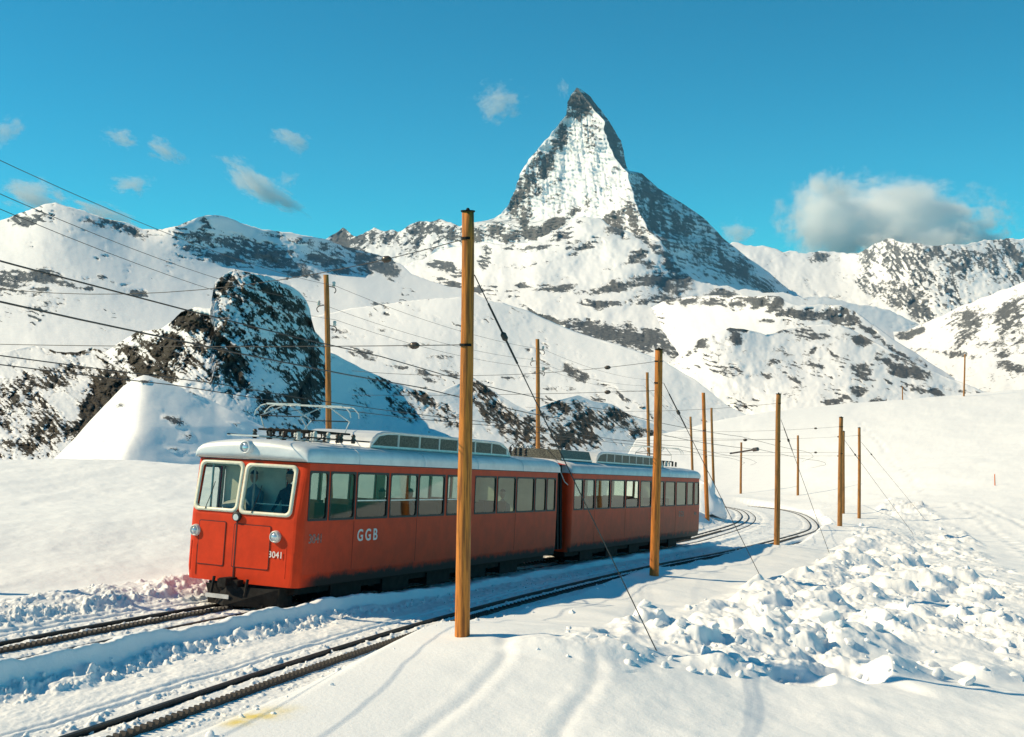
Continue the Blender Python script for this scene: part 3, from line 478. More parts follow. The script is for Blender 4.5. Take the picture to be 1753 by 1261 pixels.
    # right bank above the near track
    rb = near*sst(.45, .95, v2)*sst(6.5, 2.2, v2); w = w+rb*(.20+.10*fbm(s/1.7, v/3., 3, 209))*sst(-9, -1, s)
    
    # crest roll-off
    over = np.clip(Y-np.interp(PXg, *YC), 0, None); w = w-over*.42-.004*over*over
    # broken, thrown snow
    inside = inpoly(X, Y, DEB); rr = rnd
    dist = np.full(X.shape, 99.)
    for (xa, ya), (xb, yb) in zip(DEB, DEB[1:]+DEB[:1]):
        tt_ = np.clip(((X-xa)*(xb-xa)+(Y-ya)*(yb-ya))/((xb-xa)**2+(yb-ya)**2), 0, 1); dist = np.minimum(dist, np.hypot(X-xa-tt_*(xb-xa), Y-ya-tt_*(yb-ya)))
    soft = np.where(inside, sst(0, .9, dist), 0)
    xs = [p[0] for p in DEB]; ys = [p[1] for p in DEB]
    cols0 = np.array(pxs); acc = np.zeros_like(w)
    def lump(cx, cy, r, h, ax, ay, ang, sq):
        if cy < 10: return
        pc = CX+cx/cy*F; c0 = np.searchsorted(cols0, pc-1.6*r/cy*F); c1 = np.searchsorted(cols0, pc+1.6*r/cy*F)+1
        if c1-c0 < 2: return
        mc = min(max((c0+c1)//2, 0), len(cols0)-1); col = Yg[:, mc]; r0 = np.searchsorted(col, cy-1.5*r); r1 = np.searchsorted(col, cy+1.5*r)+1
        if r1-r0 < 2: return
        sl = (slice(r0, r1), slice(c0, c1)); dx = X[sl]-cx; dy = Y[sl]-cy; ca, sa = math.cos(ang), math.sin(ang)
        u = (dx*ca+dy*sa)/r; q = (-dx*sa+dy*ca)/(r*sq); wob = 1+.22*noise2(dx/r*1.7+cx, dy/r*1.7+cy, 77)
        d = ((np.abs(u)**2.6+np.abs(q)**2.6)**(1/2.6))*wob
        acc[sl] = np.maximum(acc[sl], h*(1-sst(.55, 1.05, d))*(1+ax*u+ay*q))
    n = 0; tries = 0
    while n < 420 and tries < 30000:
        tries += 1; x = rr.uniform(min(xs), min(max(xs), 40)); y = 13+(rr.random()**1.7)*(max(ys)-13)
        if not inpoly(np.array(x), np.array(y), DEB): continue
        k = rr.random(); r = .10+.62*k**3.0; r *= 1+.008*y
        lump(x, y, r, r*rr.uniform(.2, .62), rr.uniform(-.6, .6), rr.uniform(-.5, .5), rr.uniform(0, 3.1), rr.uniform(.55, 1)); n += 1
    for (px, py, r, h) in [(1350, 1100, 1.0, .65), (1480, 1110, .95, .75), (1555, 1060, .8, .5), (1600, 1165, 1.25, .6), (1700, 1150, .8, .55), (1230, 1060, .8, .5), (1190, 1100, .5, .4), (1400, 1040, .8, .5), (1560, 1000, 1.1, .8), (1290, 1075, .7, .6), (1010, 1085, .35, .35), (1110, 1075, .5, .45), (1500, 990, .8, .5), (1640, 985, 1.0, .5), (1300, 1040, .7, .5), (1130, 1040, .4, .3), (1440, 1150, .7, -.55), (1530, 1140, .6, -.5), (1370, 1155, .5, -.3)]:
        x, y = drop(px, py, .2)
        if h > 0: lump(x, y, r, h, rr.uniform(-.3, .3), rr.uniform(-.2, .5), rr.uniform(0, 3), rr.uniform(.6, 1))
        else:
            d = np.hypot(X-x, (Y-y)*1.2)/r; w = w+h*(1-sst(.5, 1.1, d))
    ins = sst(.25, .75, fbm(X/1.4, Y/2., 3, 210)*.3+inside*1.)
    calm = .3+.7*sst(-.3, .15, fbm(X/3.6, Y/6., 3, 220)); bankh = soft*calm*(.10+.34*np.clip(fbm(X/1.9, Y/3.2, 5, 211, .55), -.4, 1)+.15*fbm(X/.95+.3*Y, Y/1.3, 4, 214, .6, True)+.06*fbm(X/.4, Y/.6, 4, 212, .6)+.03*crumb)
    w = w+(acc*.52*calm*(.25+.75*np.where(inside, sst(0, .5, dist), 0))+bankh)*(1-bed)
    # two shallow ski furrows in the smooth foreground
    def furrow(pts, wd, dp):
        nonlocal w
        P = smooth_curve([drop(a, b, .05) for a, b in pts], 10); dmin = np.full(X.shape, 9.)
        for (x, y) in P: dmin = np.minimum(dmin, np.hypot(X-x, Y-y))
        w = w-dp*np.exp(-(dmin/wd)**2)+dp*.3*np.exp(-((dmin-wd*2.2)/wd)**2)
    furrow([(862, 1112), (866, 1140), (840, 1170), (790, 1210), (740, 1242), (690, 1285)], .09, .018)
    furrow([(1008, 1125), (1022, 1160), (1015, 1190), (985, 1225), (960, 1262), (945, 1300)], .10, .02)
    furrow([(1470, 720), (1520, 780), (1580, 840)], .35, .12); furrow([(1640, 860), (1700, 905), (1790, 960)], .25, .12); furrow([(1670, 860), (1730, 890), (1800, 920)], .25, .12)
    Z = plane_z(X, Y)+w
    st = np.zeros_like(X)
    for (x, y), k, rx in zip(STAIN, (1, .9, .7), (.26, .17, .25)): st = np.maximum(st, k*np.exp(-((X-x)/rx)**2-((Y-y)/.2)**2))
    st = st*np.clip(.75+.8*fbm(X/.12, Y/.2, 4, 213), 0, 1)*.85
    dirt = .55*near*np.maximum(sst(.75, .2, np.abs(v1)), sst(.75, .2, np.abs(v2)))+.5*win
    o = grid_obj('snow_ground', np.stack([X, Y, Z], -1), M['snow'], {'stain': st, 'dirt': dirt})
    tag(o, 'snow-covered ground with ploughed track beds and churned snow banks', 'snow ground', kind='structure')
    return pxs, Yg, Z
GX, GY, GZ = build_ground()
def ground_z(x, y):
    px = CX+x/y*F; c = int(np.clip(np.searchsorted(GX, px), 1, len(GX)-1)); c = c if abs(GX[c]-px) < abs(GX[c-1]-px) else c-1
    return float(np.interp(y, GY[:, c], GZ[:, c]))
def snow_at(px, py):
    """the first place where a pixel's direction meets the snow surface"""
    c = int(np.argmin(np.abs(GX-px))); pyg = HZ-GZ[:, c]/GY[:, c]*F; k = np.argmax(pyg <= py) if (pyg <= py).any() else len(pyg)-1
    return np.array([(px-CX)/F*GY[k, c], GY[k, c], GZ[k, c]])

# clods of thrown snow lying on the churned bank
def clod(r, seed):
    bm = bmesh.new(); bmesh.ops.create_icosphere(bm, subdivisions=2, radius=r); rr = random.Random(seed); ph = [rr.uniform(0, 9) for _ in range(3)]
    cut = [(Vector((rr.uniform(-1, 1), rr.uniform(-1, 1), rr.uniform(-.2, 1))).normalized(), rr.uniform(.38, .78)*r) for _ in range(9)]
    for v in bm.verts:
        for n, d in cut:
            k = v.co.dot(n)-d
            if k > 0: v.co -= n*k
        v.co *= 1+.10*math.sin(v.co.x/r*5+ph[0])*math.cos(v.co.y/r*4+ph[1])+.05*rr.uniform(-1, 1); v.co.z *= .75
    return bm
CLODS = []
for i in range(6):
    me = bpy.data.meshes.new('snow_block'); bm = clod(1., 50+i); bm.to_mesh(me); bm.free(); me.materials.append(M['snow'])
    me.polygons.foreach_set('use_smooth', [True]*len(me.polygons)); me.set_sharp_from_angle(angle=math.radians(32)); CLODS.append(me)
big = [(980, 1050, .16), (1012, 1092, .14), (1090, 1062, .2), (1165, 1072, .2), (1210, 1118, .22), (1262, 1128, .24), (1225, 1150, .2), (1292, 1135, .16), (1425, 1062, .3), (1500, 1075, .34), (1452, 1100, .28), (1395, 1010, .28), (1600, 1140, .26), (1650, 1170, .3), (1718, 1118, .3), (1740, 1160, .22), (1555, 1035, .3), (1360, 1080, .25), (1330, 1050, .25), (1180, 1040, .2)]
for i, (px, py, r) in enumerate(big):
    x, y, z = snow_at(px, py); o = bpy.data.objects.new('snow_block', CLODS[i % 6]); COL.objects.link(o)
    r *= .62; o.location = (x, y, z+r*.1); o.scale = (r*rnd.uniform(.8, 1.3), r*rnd.uniform(.7, 1.1), r*rnd.uniform(.7, 1.1)); o.rotation_euler = (rnd.uniform(-.5, .5), rnd.uniform(-.5, .5), rnd.uniform(0, 6.2))
    tag(o, 'rounded block of thrown snow lying on the churned bank beside the poles', 'snow block', 'snow blocks on the churned bank')
mb = MB(); small = [(np.array([v.co[:] for v in me.vertices]), [tuple(p.vertices) for p in me.polygons]) for me in CLODS[:4]]
n = 0
while n < 900:
    if n < 170:
        px = rnd.uniform(840, 1753); py = rnd.uniform(850, 1190); x, y, z = snow_at(px, py)
        if not inpoly(np.array(x), np.array(y), DEB): continue
        r = .025+.09*rnd.random()**3; r *= 1+.01*y
    else:
        s = rnd.uniform(-14, 26)*1.; v = rnd.choice([rnd.uniform(-3.2, -1.2), tv(T1C, s)+rnd.uniform(1.95, 2.6), tv(T2C, s)+rnd.uniform(-1., 1.2)]) ; p = L2W(s, v+(tv(T1C, s) if v < -1 else 0), 0)[0]; x, y = p[0], p[1]; z = ground_z(x, y); r = .015+.05*rnd.random()**2.5
    V, Fc = small[n % 4]; a = rnd.uniform(0, 6.28); ca, sa = math.cos(a), math.sin(a); q = V*r
    mb.add(np.stack([q[:, 0]*ca-q[:, 1]*sa+x, q[:, 0]*sa+q[:, 1]*ca+y, q[:, 2]+z+r*.3], 1), Fc); n += 1
tag(mb.build('snow_crumbs', M['snow'], None, True), 'small crumbs of snow scattered along the track beds and banks', 'snow crumbs', kind='stuff')

# cut end of a snow wall beyond the train
def snow_wall():
    B = at(1219, 876, 76.); n, m = 46, 40; P = np.zeros((n, m, 3))
    for i in range(n):
        th = math.pi*i/(n-1)
        for j in range(m):
            k = j/(m-1); y = k*9.
            ww = 1.05*(1+.25*k); hh = 2.75*(1-.10*k)*(math.sin(min(1, .16+k*5)*math.pi/2)); c, s_ = math.cos(th), math.sin(th)
            x = -ww*np.sign(c)*abs(c)**.6; z = hh*s_**.62; b = .16*float(noise2(np.array([x*1.6+y]), np.array([z*1.5+y*.7]), 5)[0])+.06*float(noise2(np.array([x*5+y*4]), np.array([z*5]), 6)[0])
            P[i, j] = B+np.array([x*(1+b)-y*.55, y+.3*abs(c), z*(1+b)-.6])
    front = np.repeat(P[:, :1].mean(0)[None], n, 0)*1.; P = np.concatenate([front[:, :1]*0+np.array([P[:, 0, 0].mean(), P[:, 0, 1].mean()-.15, P[:, 0, 2].mean()]), P], 1)
    o = grid_obj('snow_wall', P, M['snow'], {'stain': np.zeros(P.shape[:2]), 'dirt': np.zeros(P.shape[:2])}, flip=False)
    tag(o, 'tall rounded cut end of a snow wall beside the far track curve', 'snow wall')
snow_wall()

# tracks: two rails and a toothed rack on each
def track(C, label, deep=-.035):
    root = empty('railway_track', label, 'railway track', tuple(L2W(0, tv(C, 0), 0)[0])); base = np.array(root.location)
    ss = np.r_[np.arange(-40, 30, .6), np.arange(30, 110, .8)]; vv = tv(C, ss); tn = np.gradient(vv, ss)
    def line(off, w, r_, nm, mat):
        s2 = ss-off*tn; v2 = vv+off; P = L2W(s2, v2, np.full(len(ss), w))-base; mb = MB()
        # rail head and web as one extruded section
        prof = r_; k = len(prof); vs_ = []
        for p in P:
            for (a, b) in prof: vs_.append(p+R3*a+U3*b)
        fs = [(i*k+j, i*k+(j+1) % k, (i+1)*k+(j+1) % k, (i+1)*k+j) for i in range(len(P)-1) for j in range(k)]
        mb.add(vs_, fs); return mb.build(nm, mat, root)
    rail = [(-.03, 0), (.03, 0), (.03, -.035), (.009, -.05), (.009, -.11), (.05, -.13), (-.05, -.13), (-.009, -.11), (-.009, -.05), (-.03, -.035)]
    line(-.5, 0., rail, 'rail', M['steel']); line(.5, deep, rail, 'rail', M['steel'])
    rk = line(0, .0, [(-.034, 0), (.034, 0), (.034, -.10), (-.034, -.10)], 'rack_rail', M['steel'])
    mb = MB(); s_ = np.arange(-14, 3, .12); v_ = tv(C, s_); P = L2W(s_, v_, np.zeros(len(s_)))-base
    s_ = list(s_)+list(np.arange(3, 45, .24)); P = L2W(np.array(s_), tv(C, np.array(s_)), np.zeros(len(s_)))-base
    for p in P:
        c = [p+R3*a*.042+D3*b*h for h, q in ((.034, 0), (.016, 1)) for a, b in ((-1, -1), (1, -1), (1, 1), (-1, 1))]
        c = [c[i]+U3*(-.01 if i < 4 else .04) for i in range(8)]
        mb.add(c, [(4, 5, 6, 7), (0, 1, 5, 4), (1, 2, 6, 5), (2, 3, 7, 6), (3, 0, 4, 7)])
    tag(mb.build('rack_teeth', M['steel'], rk), kind='stuff')
track(T1C, 'rack railway track carrying the red train, cleared of snow')
track(T2C, 'empty rack railway track between the red train and the tall wooden pole', -.12)

# ------------------------------------------------------------------ the train (local axes: x to its right side, y toward its rear, z up)
TR = empty('electric_train', 'red two-car electric rack railway train with silver roof on the cleared track', 'train')
TR.matrix_world = Matrix(((R3[0], D3[0], U3[0], O[0]), (R3[1], D3[1], U3[1], O[1]), (R3[2], D3[2], U3[2], O[2]), (0, 0, 0, 1)))
HW, W0, WT = 1.35, .45, 2.85
WB, WTP = 1.74, 2.69
CARS = [dict(u0=0., u1=13.5, cab=0, wins=[(.25, .92), (1.0, 1.95), (2.02, 3.32), (3.42, 4.68), (4.74, 6.04), (6.18, 7.3), (7.73, 9.02), (9.12, 10.32), (10.4, 11.65), (11.72, 12.55), (12.62, 13.3)]),
        dict(u0=14.6, u1=30.28, cab=1, wins=[(14.85, 15.65), (15.75, 16.75), (16.86, 18.28), (18.4, 19.9), (20.03, 21.5), (21.7, 23.05), (23.3, 24.75), (24.9, 26.33), (26.5, 28.0), (28.15, 29.15), (29.3, 30.02)])]
CABW = [(-1.22, -.17, 1.84, 2.78), (-.07, 1.08, 1.82, 2.76)]
def rake(w): return .15*max(0., (w-1.75)/1.1)
def bow(v): return .05*(v/1.35)**2
def cabpt(v, w, off=0., u0=0.): return (v, u0+rake(w)+bow(v)-off, w)
def sideprof(w): return HW-.04*max(0, (.7-w)/.25)-.015*max(0, (w-1.7)/1.1)
def rrect(a0, a1, b0, b1, r, k=5):
    o = []
    for (ca, cb, st) in ((a1-r, b1-r, 0), (a0+r, b1-r, 90), (a0+r, b0+r, 180), (a1-r, b0+r, 270)):
        for i in range(k): t = math.radians(st+90*i/(k-1)); o.append((ca+r*math.cos(t), cb+r*math.sin(t)))
    return o
def ring(outer, inner, fn, t0, t1):
    """a raised frame between two outlines; fn maps (a, b, offset) to a point"""
    n = len(outer); vs_ = [fn(*p, t0) for p in outer]+[fn(*p, t1) for p in outer]+[fn(*p, t1) for p in inner]+[fn(*p, t0-.03) for p in inner]; fs = []
    for k in range(3):
        for i in range(n): j = (i+1) % n; fs.append((k*n+i, k*n+j, (k+1)*n+j, (k+1)*n+i))
    return MB().add(vs_, fs)
def plate(outline, fn, off): return MB().add([fn(*p, off) for p in outline], [tuple(range(len(outline)))])
def side_fn(sg):
    return lambda u, w, off: (sg*(sideprof(w)+off), u, w)
def cab_fn(a, b, off): return cabpt(a, b, off)

for ci, C in enumerate(CARS):
    u0, u1, wins = C['u0'], C['u1'], C['wins']; rc = .17
    ws = sorted(set([W0, .5, .58, .7, 1.2, WB, WTP, 2.78, WT]+([1.82, 1.84, 2.76] if ci == 0 else [])))
    us = sorted(set([u0+rc, u1-.1]+[x for q in wins for x in q if u0+rc < x < u1-.1])); vs_f = sorted(set([-HW+rc, HW-rc]+[x for q in CABW for x in q[:2] if abs(x) < HW-rc]+[-.6, .5]))
    path = []                                   # (v, u, front?)
    def corner(cv, cu, r, st, k=5): return [(cv+r*math.cos(math.radians(st+90*i/k)), cu+r*math.sin(math.radians(st+90*i/k))) for i in range(1, k)]
    cabend = 0 if C['cab'] == 0 else 1
    path += [(v, u0) for v in vs_f]; path += corner(HW-rc, u0+rc, rc, -90)
    path += [(HW, u) for u in us]; path += corner(HW-.1, u1-.1, .1, 0); path += [(v, u1) for v in vs_f[::-1]]; path += corner(-HW+.1, u1-.1, .1, 90)
    path += [(-HW, u) for u in us[::-1]]; path += corner(-HW+rc, u0+rc, rc, 180)
    n = len(path); V = []
    for w in ws:
        k = sideprof(w)/HW
        for (v, u) in path:
            fr = max(0, 1-(u-u0)/.25) if cabend == 0 else max(0, 1-(u1-u)/.25)
            du = (rake(w)+bow(v))*min(1, fr*1.0)
            V.append((v*k, u+(du if cabend == 0 else -du), w))
    fs = []
    for j in range(len(ws)-1):
        wm = (ws[j]+ws[j+1])/2
        for i in range(n):
            a, b = path[i], path[(i+1) % n]; um = (a[1]+b[1])/2; vm = (a[0]+b[0])/2; skip = False
            if abs(a[0]) > HW-.001 and abs(b[0]) > HW-.001 and WB < wm < WTP: skip = any(q[0] < um < q[1] for q in wins)
            if ci == 0 and a[1] < u0+.001 and b[1] < u0+.001: skip = any(q[0] < vm < q[1] and q[2] < wm < q[3] for q in CABW)
            if not skip: fs.append((j*n+i, j*n+(i+1) % n, (j+1)*n+(i+1) % n, (j+1)*n+i))
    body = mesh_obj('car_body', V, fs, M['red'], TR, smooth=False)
    md = body.modifiers.new('thick', 'SOLIDIFY'); md.thickness = .05; md.offset = -1; body.data.materials.append(M['inner']); md.material_offset = 1; md.material_offset_rim = 0
    # interior
    MB().box(-1.27, 1.27, u0+.1, u1-.1, .95, 1.0).build('floor', M['inner'], TR)
    MB().box(-1.28, 1.28, u0+.3, u1-.3, 2.72, 2.76).build('ceiling', M['inner'], TR)
    for k in range(int((u1-u0-3)/1.35)):
        us_ = u0+(2.1 if ci == 0 else .8)+k*1.35
        for sg in (-1, 1):
            mb = MB(); mb.box(sg*.75-.42, sg*.75+.42, us_, us_+.45, 1.0, 1.42); mb.box(sg*.75-.42, sg*.75+.42, us_-.1, us_, 1.0, 2.02, (sg*.75-.40, sg*.75+.40, us_-.13, us_-.06))
            mb.build('seat', M['seat'], TR)
    if ci == 0: MB().box(-1.27, .25, 1.0, 1.04, 1.0, 2.72).build('cab_partition', M['inner'], TR)
    # side windows
    for sg in (1, -1):
        fn = side_fn(sg)
        for wi, (a, b) in enumerate(wins):
            fr = ring(rrect(a-.015, b+.015, WB-.015, WTP+.015, .03), rrect(a+.03, b-.03, WB+.03, WTP-.03, .07), fn, -.002, .008).build('window', M['rubber'], TR)
            op = ci == 1 and wi == 4 and sg == 1
            plate(rrect(a+.02, b-.02, WB+.02, (WB+.30 if op else WTP-.02), .07), fn, -.018).build('pane', M['cabglass' if ci == 0 and wi < 2 and sg < 0 else 'glass'], fr)
            if ci == 0 and 1 < wi < 6 and sg == 1: MB().box(1.322, 1.330, a+.03, b-.03, 2.10, 2.125).build('window_rail', M['white_metal'], fr)
            if ci == 1 and wi == 5 and sg == 1:
                mb = MB(); A = [(1.26+.02*(k % 2), a+.02+.05*k) for k in range(15)]
                for k in range(14):
                    z0 = WB+.02; mb.add([(*A[k], z0), (*A[k+1], z0), (1.26, a+.02+(A[k+1][1]-a)*.45, WTP), (1.26, a+.02+(A[k][1]-a)*.45, WTP)], [(0, 1, 2, 3)])
                mb.build('curtain', M['curtain'], fr)
        MB().box(sg*1.335-.012, sg*1.335+.012, u0+.2, u1-.15, 2.852, 2.872).build('gutter', M['rubber'], TR)
    # roof with a rounded cab end
    prof = [(1.375, 0), (1.378, .10), (1.37, .16), (1.335, .225), (1.27, .28), (1.16, .32), (1.0, .35), (.72, .385), (.4, .41), (0, .42)]; prof = prof+[(-a, b) for a, b in prof[-2::-1]]
    sta = [(-.03, 0.02), (-.04, .3), (-.035, .6), (-.012, .79), (.04, .90), (.13, .96), (.28, .99), (.5, 1.)]
    st = [(u0+.14+e if cabend == 0 else u1-.14-e, k) for e, k in sta]; other = [(u1+.02, 1.), (u1+.025, .05)] if cabend == 0 else [(u0-.02, 1.), (u0-.025, .05)]
    st = st+other; V = []; np_ = len(prof)
    for (u, k) in st:
        for (a, b) in prof: V.append((a*(1 if k > .9 else .97+.03*k), u, 2.868+b*k if b > 0 else 2.868))
    fs = [(i*np_+j, i*np_+j+1, (i+1)*np_+j+1, (i+1)*np_+j) for i in range(len(st)-1) for j in range(np_-1)]
    fs += [tuple(range(np_)), tuple(range((len(st)-1)*np_, len(st)*np_))]
    mesh_obj('roof', V, fs if cabend == 1 else [f[::-1] for f in fs], M['silver'], TR)
    for k in range(1, int((u1-u0)/2.9)+1):
        uu = u0+k*2.9-.9; MB().tube([(a*1.003, uu, 2.87+b*1.006) for a, b in prof], .007, 4).build('roof_seam', M['silver'], TR)
    # underframe and running gear
    mb = MB(); mb.box(-.80, 1.08, u0+.35, u1-.3, .28, .62); mb.box(-1.1, 1.2, u0+1.0, u1-.8, .40, .52)
    for k in range(5): a = u0+1.6+k*(u1-u0-3)/5; mb.box(.55, 1.12, a, a+1.2, .10, .40)
    mb.build('underframe', M['dark'], TR)
    for a in (u0+1.6, u0+3.6, u1-3.7, u1-1.7):
        mb = MB()
        for sg in (-1, 1): mb.lathe((sg*.45, a, .34), (sg, 0, 0), [(0, .34), (.03, .37), (.05, .34), (.12, .34), (.12, .12), (.2, .10)], 16)
        mb.tube([(-.45, a, .34), (.45, a, .34)], .06); mb.build('wheelset', M['dark'], TR)
        MB().box(.72, .95, a-.22, a+.22, .22, .48, (.74, .93, a-.15, a+.15)).build('axle_box', M['dark'], TR)

for uu in (1.965, 4.705, 7.52, 10.36, 16.8, 19.97, 23.18, 26.42):
    MB().box(1.3495, 1.3535, uu-.004, uu+.004, .72, 1.70).build('panel_seam', M['seam'], TR)
for uu in (7.36, 23.1): MB().tube([(1.352, uu, 1.25), (1.385, uu, 1.27), (1.385, uu, 1.62), (1.352, uu, 1.64)], .011, 5).build('door_handle', M['white_metal'], TR)
# gangway bellows
mb = MB()
for k in range(8):
    a = 13.52+k*.135; e = .0 if k % 2 else .05
    mb.box(-1.12-e, 1.12+e, a, a+.135, .55, 3.05+e, (-1.0-e, 1.0+e, a, a+.135))
mb.build('bellows', M['dark'], TR); MB().tube([(1.2, 13.5, 3.1), (1.24, 13.8, 2.95), (1.22, 14.3, 2.6), (1.22, 14.6, 2.5)], .014).build('jumper_cable', M['white_metal'], TR)
MB().box(-1.16, 1.16, 13.52, 14.58, 3.11, 3.16, (-.9, .9, 13.52, 14.58)).build('bellows_hood', M['red'], TR)

# cab front
for (a0, a1, b0, b1) in CABW:
    fr = ring(rrect(a0-.035, a1+.035, b0-.035, b1+.035, .12, 7), rrect(a0+.035, a1-.035, b0+.035, b1-.035, .09, 7), cab_fn, -.004, .028).build('windscreen', M['cream'], TR, True)
    plate(rrect(a0+.03, a1-.03, b0+.03, b1-.03, .09, 7), cab_fn, -.012).build('pane', M['cabglass'], fr)
    x = a0+.28; MB().tube([cabpt(x, b0+.0, .035), cabpt(x+.10, b0+.32, .03), cabpt(x+.14, b0+.55, .02)], .008, 5).build('wiper', M['rubber'], fr)
for (a0, a1, b0, b1) in [(-1.05, -.40, .76, 1.60), (-.17, .67, .76, 1.58)]:
    h = plate(rrect(a0, a1, b0, b1, .03), cab_fn, .012).build('front_hatch', M['red'], TR)
    ring(rrect(a0-.016, a1+.016, b0-.016, b1+.016, .035), rrect(a0+.006, a1-.006, b0+.006, b1-.006, .03), cab_fn, .0, .011).build('hatch_seam', M['seam'], h)
MB().box(-.135, -.105, -.016, .03, .45, 1.72).build('centre_strip', M['seam'], TR)
for v, w in ((-1.14, 1.40), (.80, 1.40)):
    p = cabpt(v, w, 0)
    hl = MB().lathe((p[0], p[1]+.03, p[2]), (0, -1, 0), [(0, .125), (.06, .12), (.10, .105), (.11, .09), (.085, .085)], 18).build('headlight', M['white_metal'], TR, True)
    MB().lathe((p[0], p[1]-.045, p[2]), (0, -1, 0), [(0, .088), (.025, .07), (.04, .04), (.045, .005)], 18).build('lens', M['lens'], hl, True)
bd = MB().lathe((-.12, -.01, 1.735), (0, -1, 0), [(0, .10), (.05, .095), (.06, .06)], 14).build('badge', M['rubber'], TR)
MB().lathe((-.12, -.055, 1.72), (0, -1, 0), [(0, .075), (.02, .06)], 14).build('badge_face', M['white_metal'], bd)
rl = MB().lathe((-.09, .34, 3.10), (0, -1, .0), [(-.45, .12), (0, .14), (.30, .14), (.34, .125), (.34, .105), (.3, .10)], 18).build('roof_lamp', M['silver'], TR, True)
MB().box(-.22, .04, .12, .75, 2.95, 3.02, (-.2, .02, .2, .8)).build('lamp_foot', M['silver'], rl)
MB().lathe((-.09, .04, 3.10), (0, -1, 0), [(0, .10), (.02, .085), (.035, .03)], 18).build('lens', M['lens'], rl, True)
mb = MB(); mb.box(-.36, .12, -.18, .25, .36, .52); mb.box(-.2, -.04, -.34, .1, .42, .56); mb.tube([(-.5, -.1, .55), (-.5, -.16, .25), (-.42, -.12, .1)], .03); mb.tube([(.3, -.1, .55), (.3, -.16, .25), (.24, -.12, .12)], .03)
mb.build('coupler', M['dark'], TR)
mb = MB(); mb.add([(-.72, .1, .05), (.9, .1, .05), (.95, .0, .40), (-.78, .0, .40), (-.1, -.30, .03), (-.1, -.2, .40)], [(0, 4, 5, 3), (4, 1, 2, 5)]); mb.box(-.74, .95, .05, .5, .06, .44); mb.box(-.65, .65, -.05, .3, .02, .10)
mb.build('snow_plough', M['dark'], TR); MB().box(-.55, .0, -.27, -.25, .16, .24).build('plough_edge', M['white_metal'], TR)
for v in (-1.2, 1.12): MB().tube([cabpt(v*.98, .62, .06), cabpt(v*.98, 1.2, .06)], .012).build('grab_rail', M['red'], TR)
# cab fittings
MB().lathe((-.72, .62, 1.92), (0, -.35, 1), [(0, .21), (.02, .235), (.04, .23), (.045, .0)], 18).build('hand_wheel', M['white_metal'], TR)
MB().box(-1.2, 1.15, .18, .55, 1.0, 1.78, (-1.2, 1.15, .3, .55)).build('control_desk', M['dark'], TR)
MB().box(.05, 1.0, .32, .34, 1.99, 2.01).build('cab_rail', M['white_metal'], TR)
for v in (-1.05, -.02): MB().box(v, v+.03, .28, .31, 1.8, 2.75).build('cab_post', M['white_metal'], TR)

# writing
def text(s, size, mat_, loc, ax, parent, extr=.002, space=1.0):
    cu = bpy.data.curves.new('lettering', 'FONT'); cu.body = s; cu.size = size; cu.extrude = extr; cu.space_character = space; cu.offset = size*.018
    ob = bpy.data.objects.new('lettering', cu); COL.objects.link(ob); dg = bpy.context.evaluated_depsgraph_get()
    me = bpy.data.meshes.new_from_object(ob.evaluated_get(dg)); bpy.data.objects.remove(ob); me.materials.clear(); me.materials.append(mat_)
    o = bpy.data.objects.new('lettering', me); COL.objects.link(o); o.parent = parent
    X, Y_, Z_ = [Vector(a) for a in ax]; o.matrix_local = Matrix(((X.x, Y_.x, Z_.x, loc[0]), (X.y, Y_.y, Z_.y, loc[1]), (X.z, Y_.z, Z_.z, loc[2]), (0, 0, 0, 1)))
    return o
SIDE = ((0, 1, 0), (0, 0, 1), (1, 0, 0)); FRONT = ((1, 0, 0), (0, 0, 1), (0, -1, 0))
text('GGB', .34, M['letter'], (1.354, 2.12, 1.28), SIDE, TR, space=1.42)
text('3041', .25, M['numeral'], (1.353, .32, 1.30), SIDE, TR); text('3041', .17, M['letter'], (.66, .006, 1.0), FRONT, TR)
text('GGB', .30, M['numeral'], (1.354, 26.9, 1.30), SIDE, TR, space=1.42); text('3041', .2, M['numeral'], (1.354, 29.3, 1.32), SIDE, TR)

# roof equipment
def monitor(a, b, npan):
    pr = [(a, 3.24), (a+.05, 3.34), (a+.16, 3.46), (a+.34, 3.56), (a+.6, 3.62), (a+1.0, 3.64), (b-1.0, 3.64), (b-.55, 3.61), (b-.25, 3.50), (b-.06, 3.34), (b, 3.24)]
    n = len(pr); V = []
    for v, k in ((.93, 0), (.90, 1), (-.90, 1), (-.93, 0)):
        for (u, w) in pr: V.append((v, u, w-(.035 if not k else 0)*min(1, (w-3.24)/.3)))
    fs = [(r_*n+j, r_*n+j+1, (r_+1)*n+j+1, (r_+1)*n+j) for r_ in range(3) for j in range(n-1)]+[tuple(range(n))[::-1], tuple(range(3*n, 4*n))]
    o = mesh_obj('roof_housing', V, fs, M['silver'], TR, False)
    rim = MB(); out = [(u, w-.04) for u, w in pr]; rim.tube([(.935, u, w) for u, w in out], .022, 5); rim.tube([(.935, a+.02, 3.27), (.935, b-.02, 3.27)], .022, 5); rim.build('housing_rim', M['white_metal'], o)
    L = (b-a-.5)/npan
    for k in range(npan):
        x0 = a+.30+k*L; x1 = x0+L-.10
        hl = lambda u: np.interp(u, [p[0] for p in pr], [p[1] for p in pr])-.075
        P = [(.938, x0, 3.30), (.938, x1, 3.30), (.938, x1, hl(x1)), (.938, (x0+x1)/2, hl((x0+x1)/2)), (.938, x0, hl(x0))]
        if k == 0: P = [(.938, x0-.17, 3.30)]+P[1:4]+[(.938, x0+.1, hl(x0+.1))]
        g = MB().add(P, [tuple(range(len(P)))]).build('grille', M['grille'], o)
        MB().box(.938, .944, x1+.03, x1+.07, 3.28, hl(x1)+.02).build('grille_bar', M['white_metal'], o)
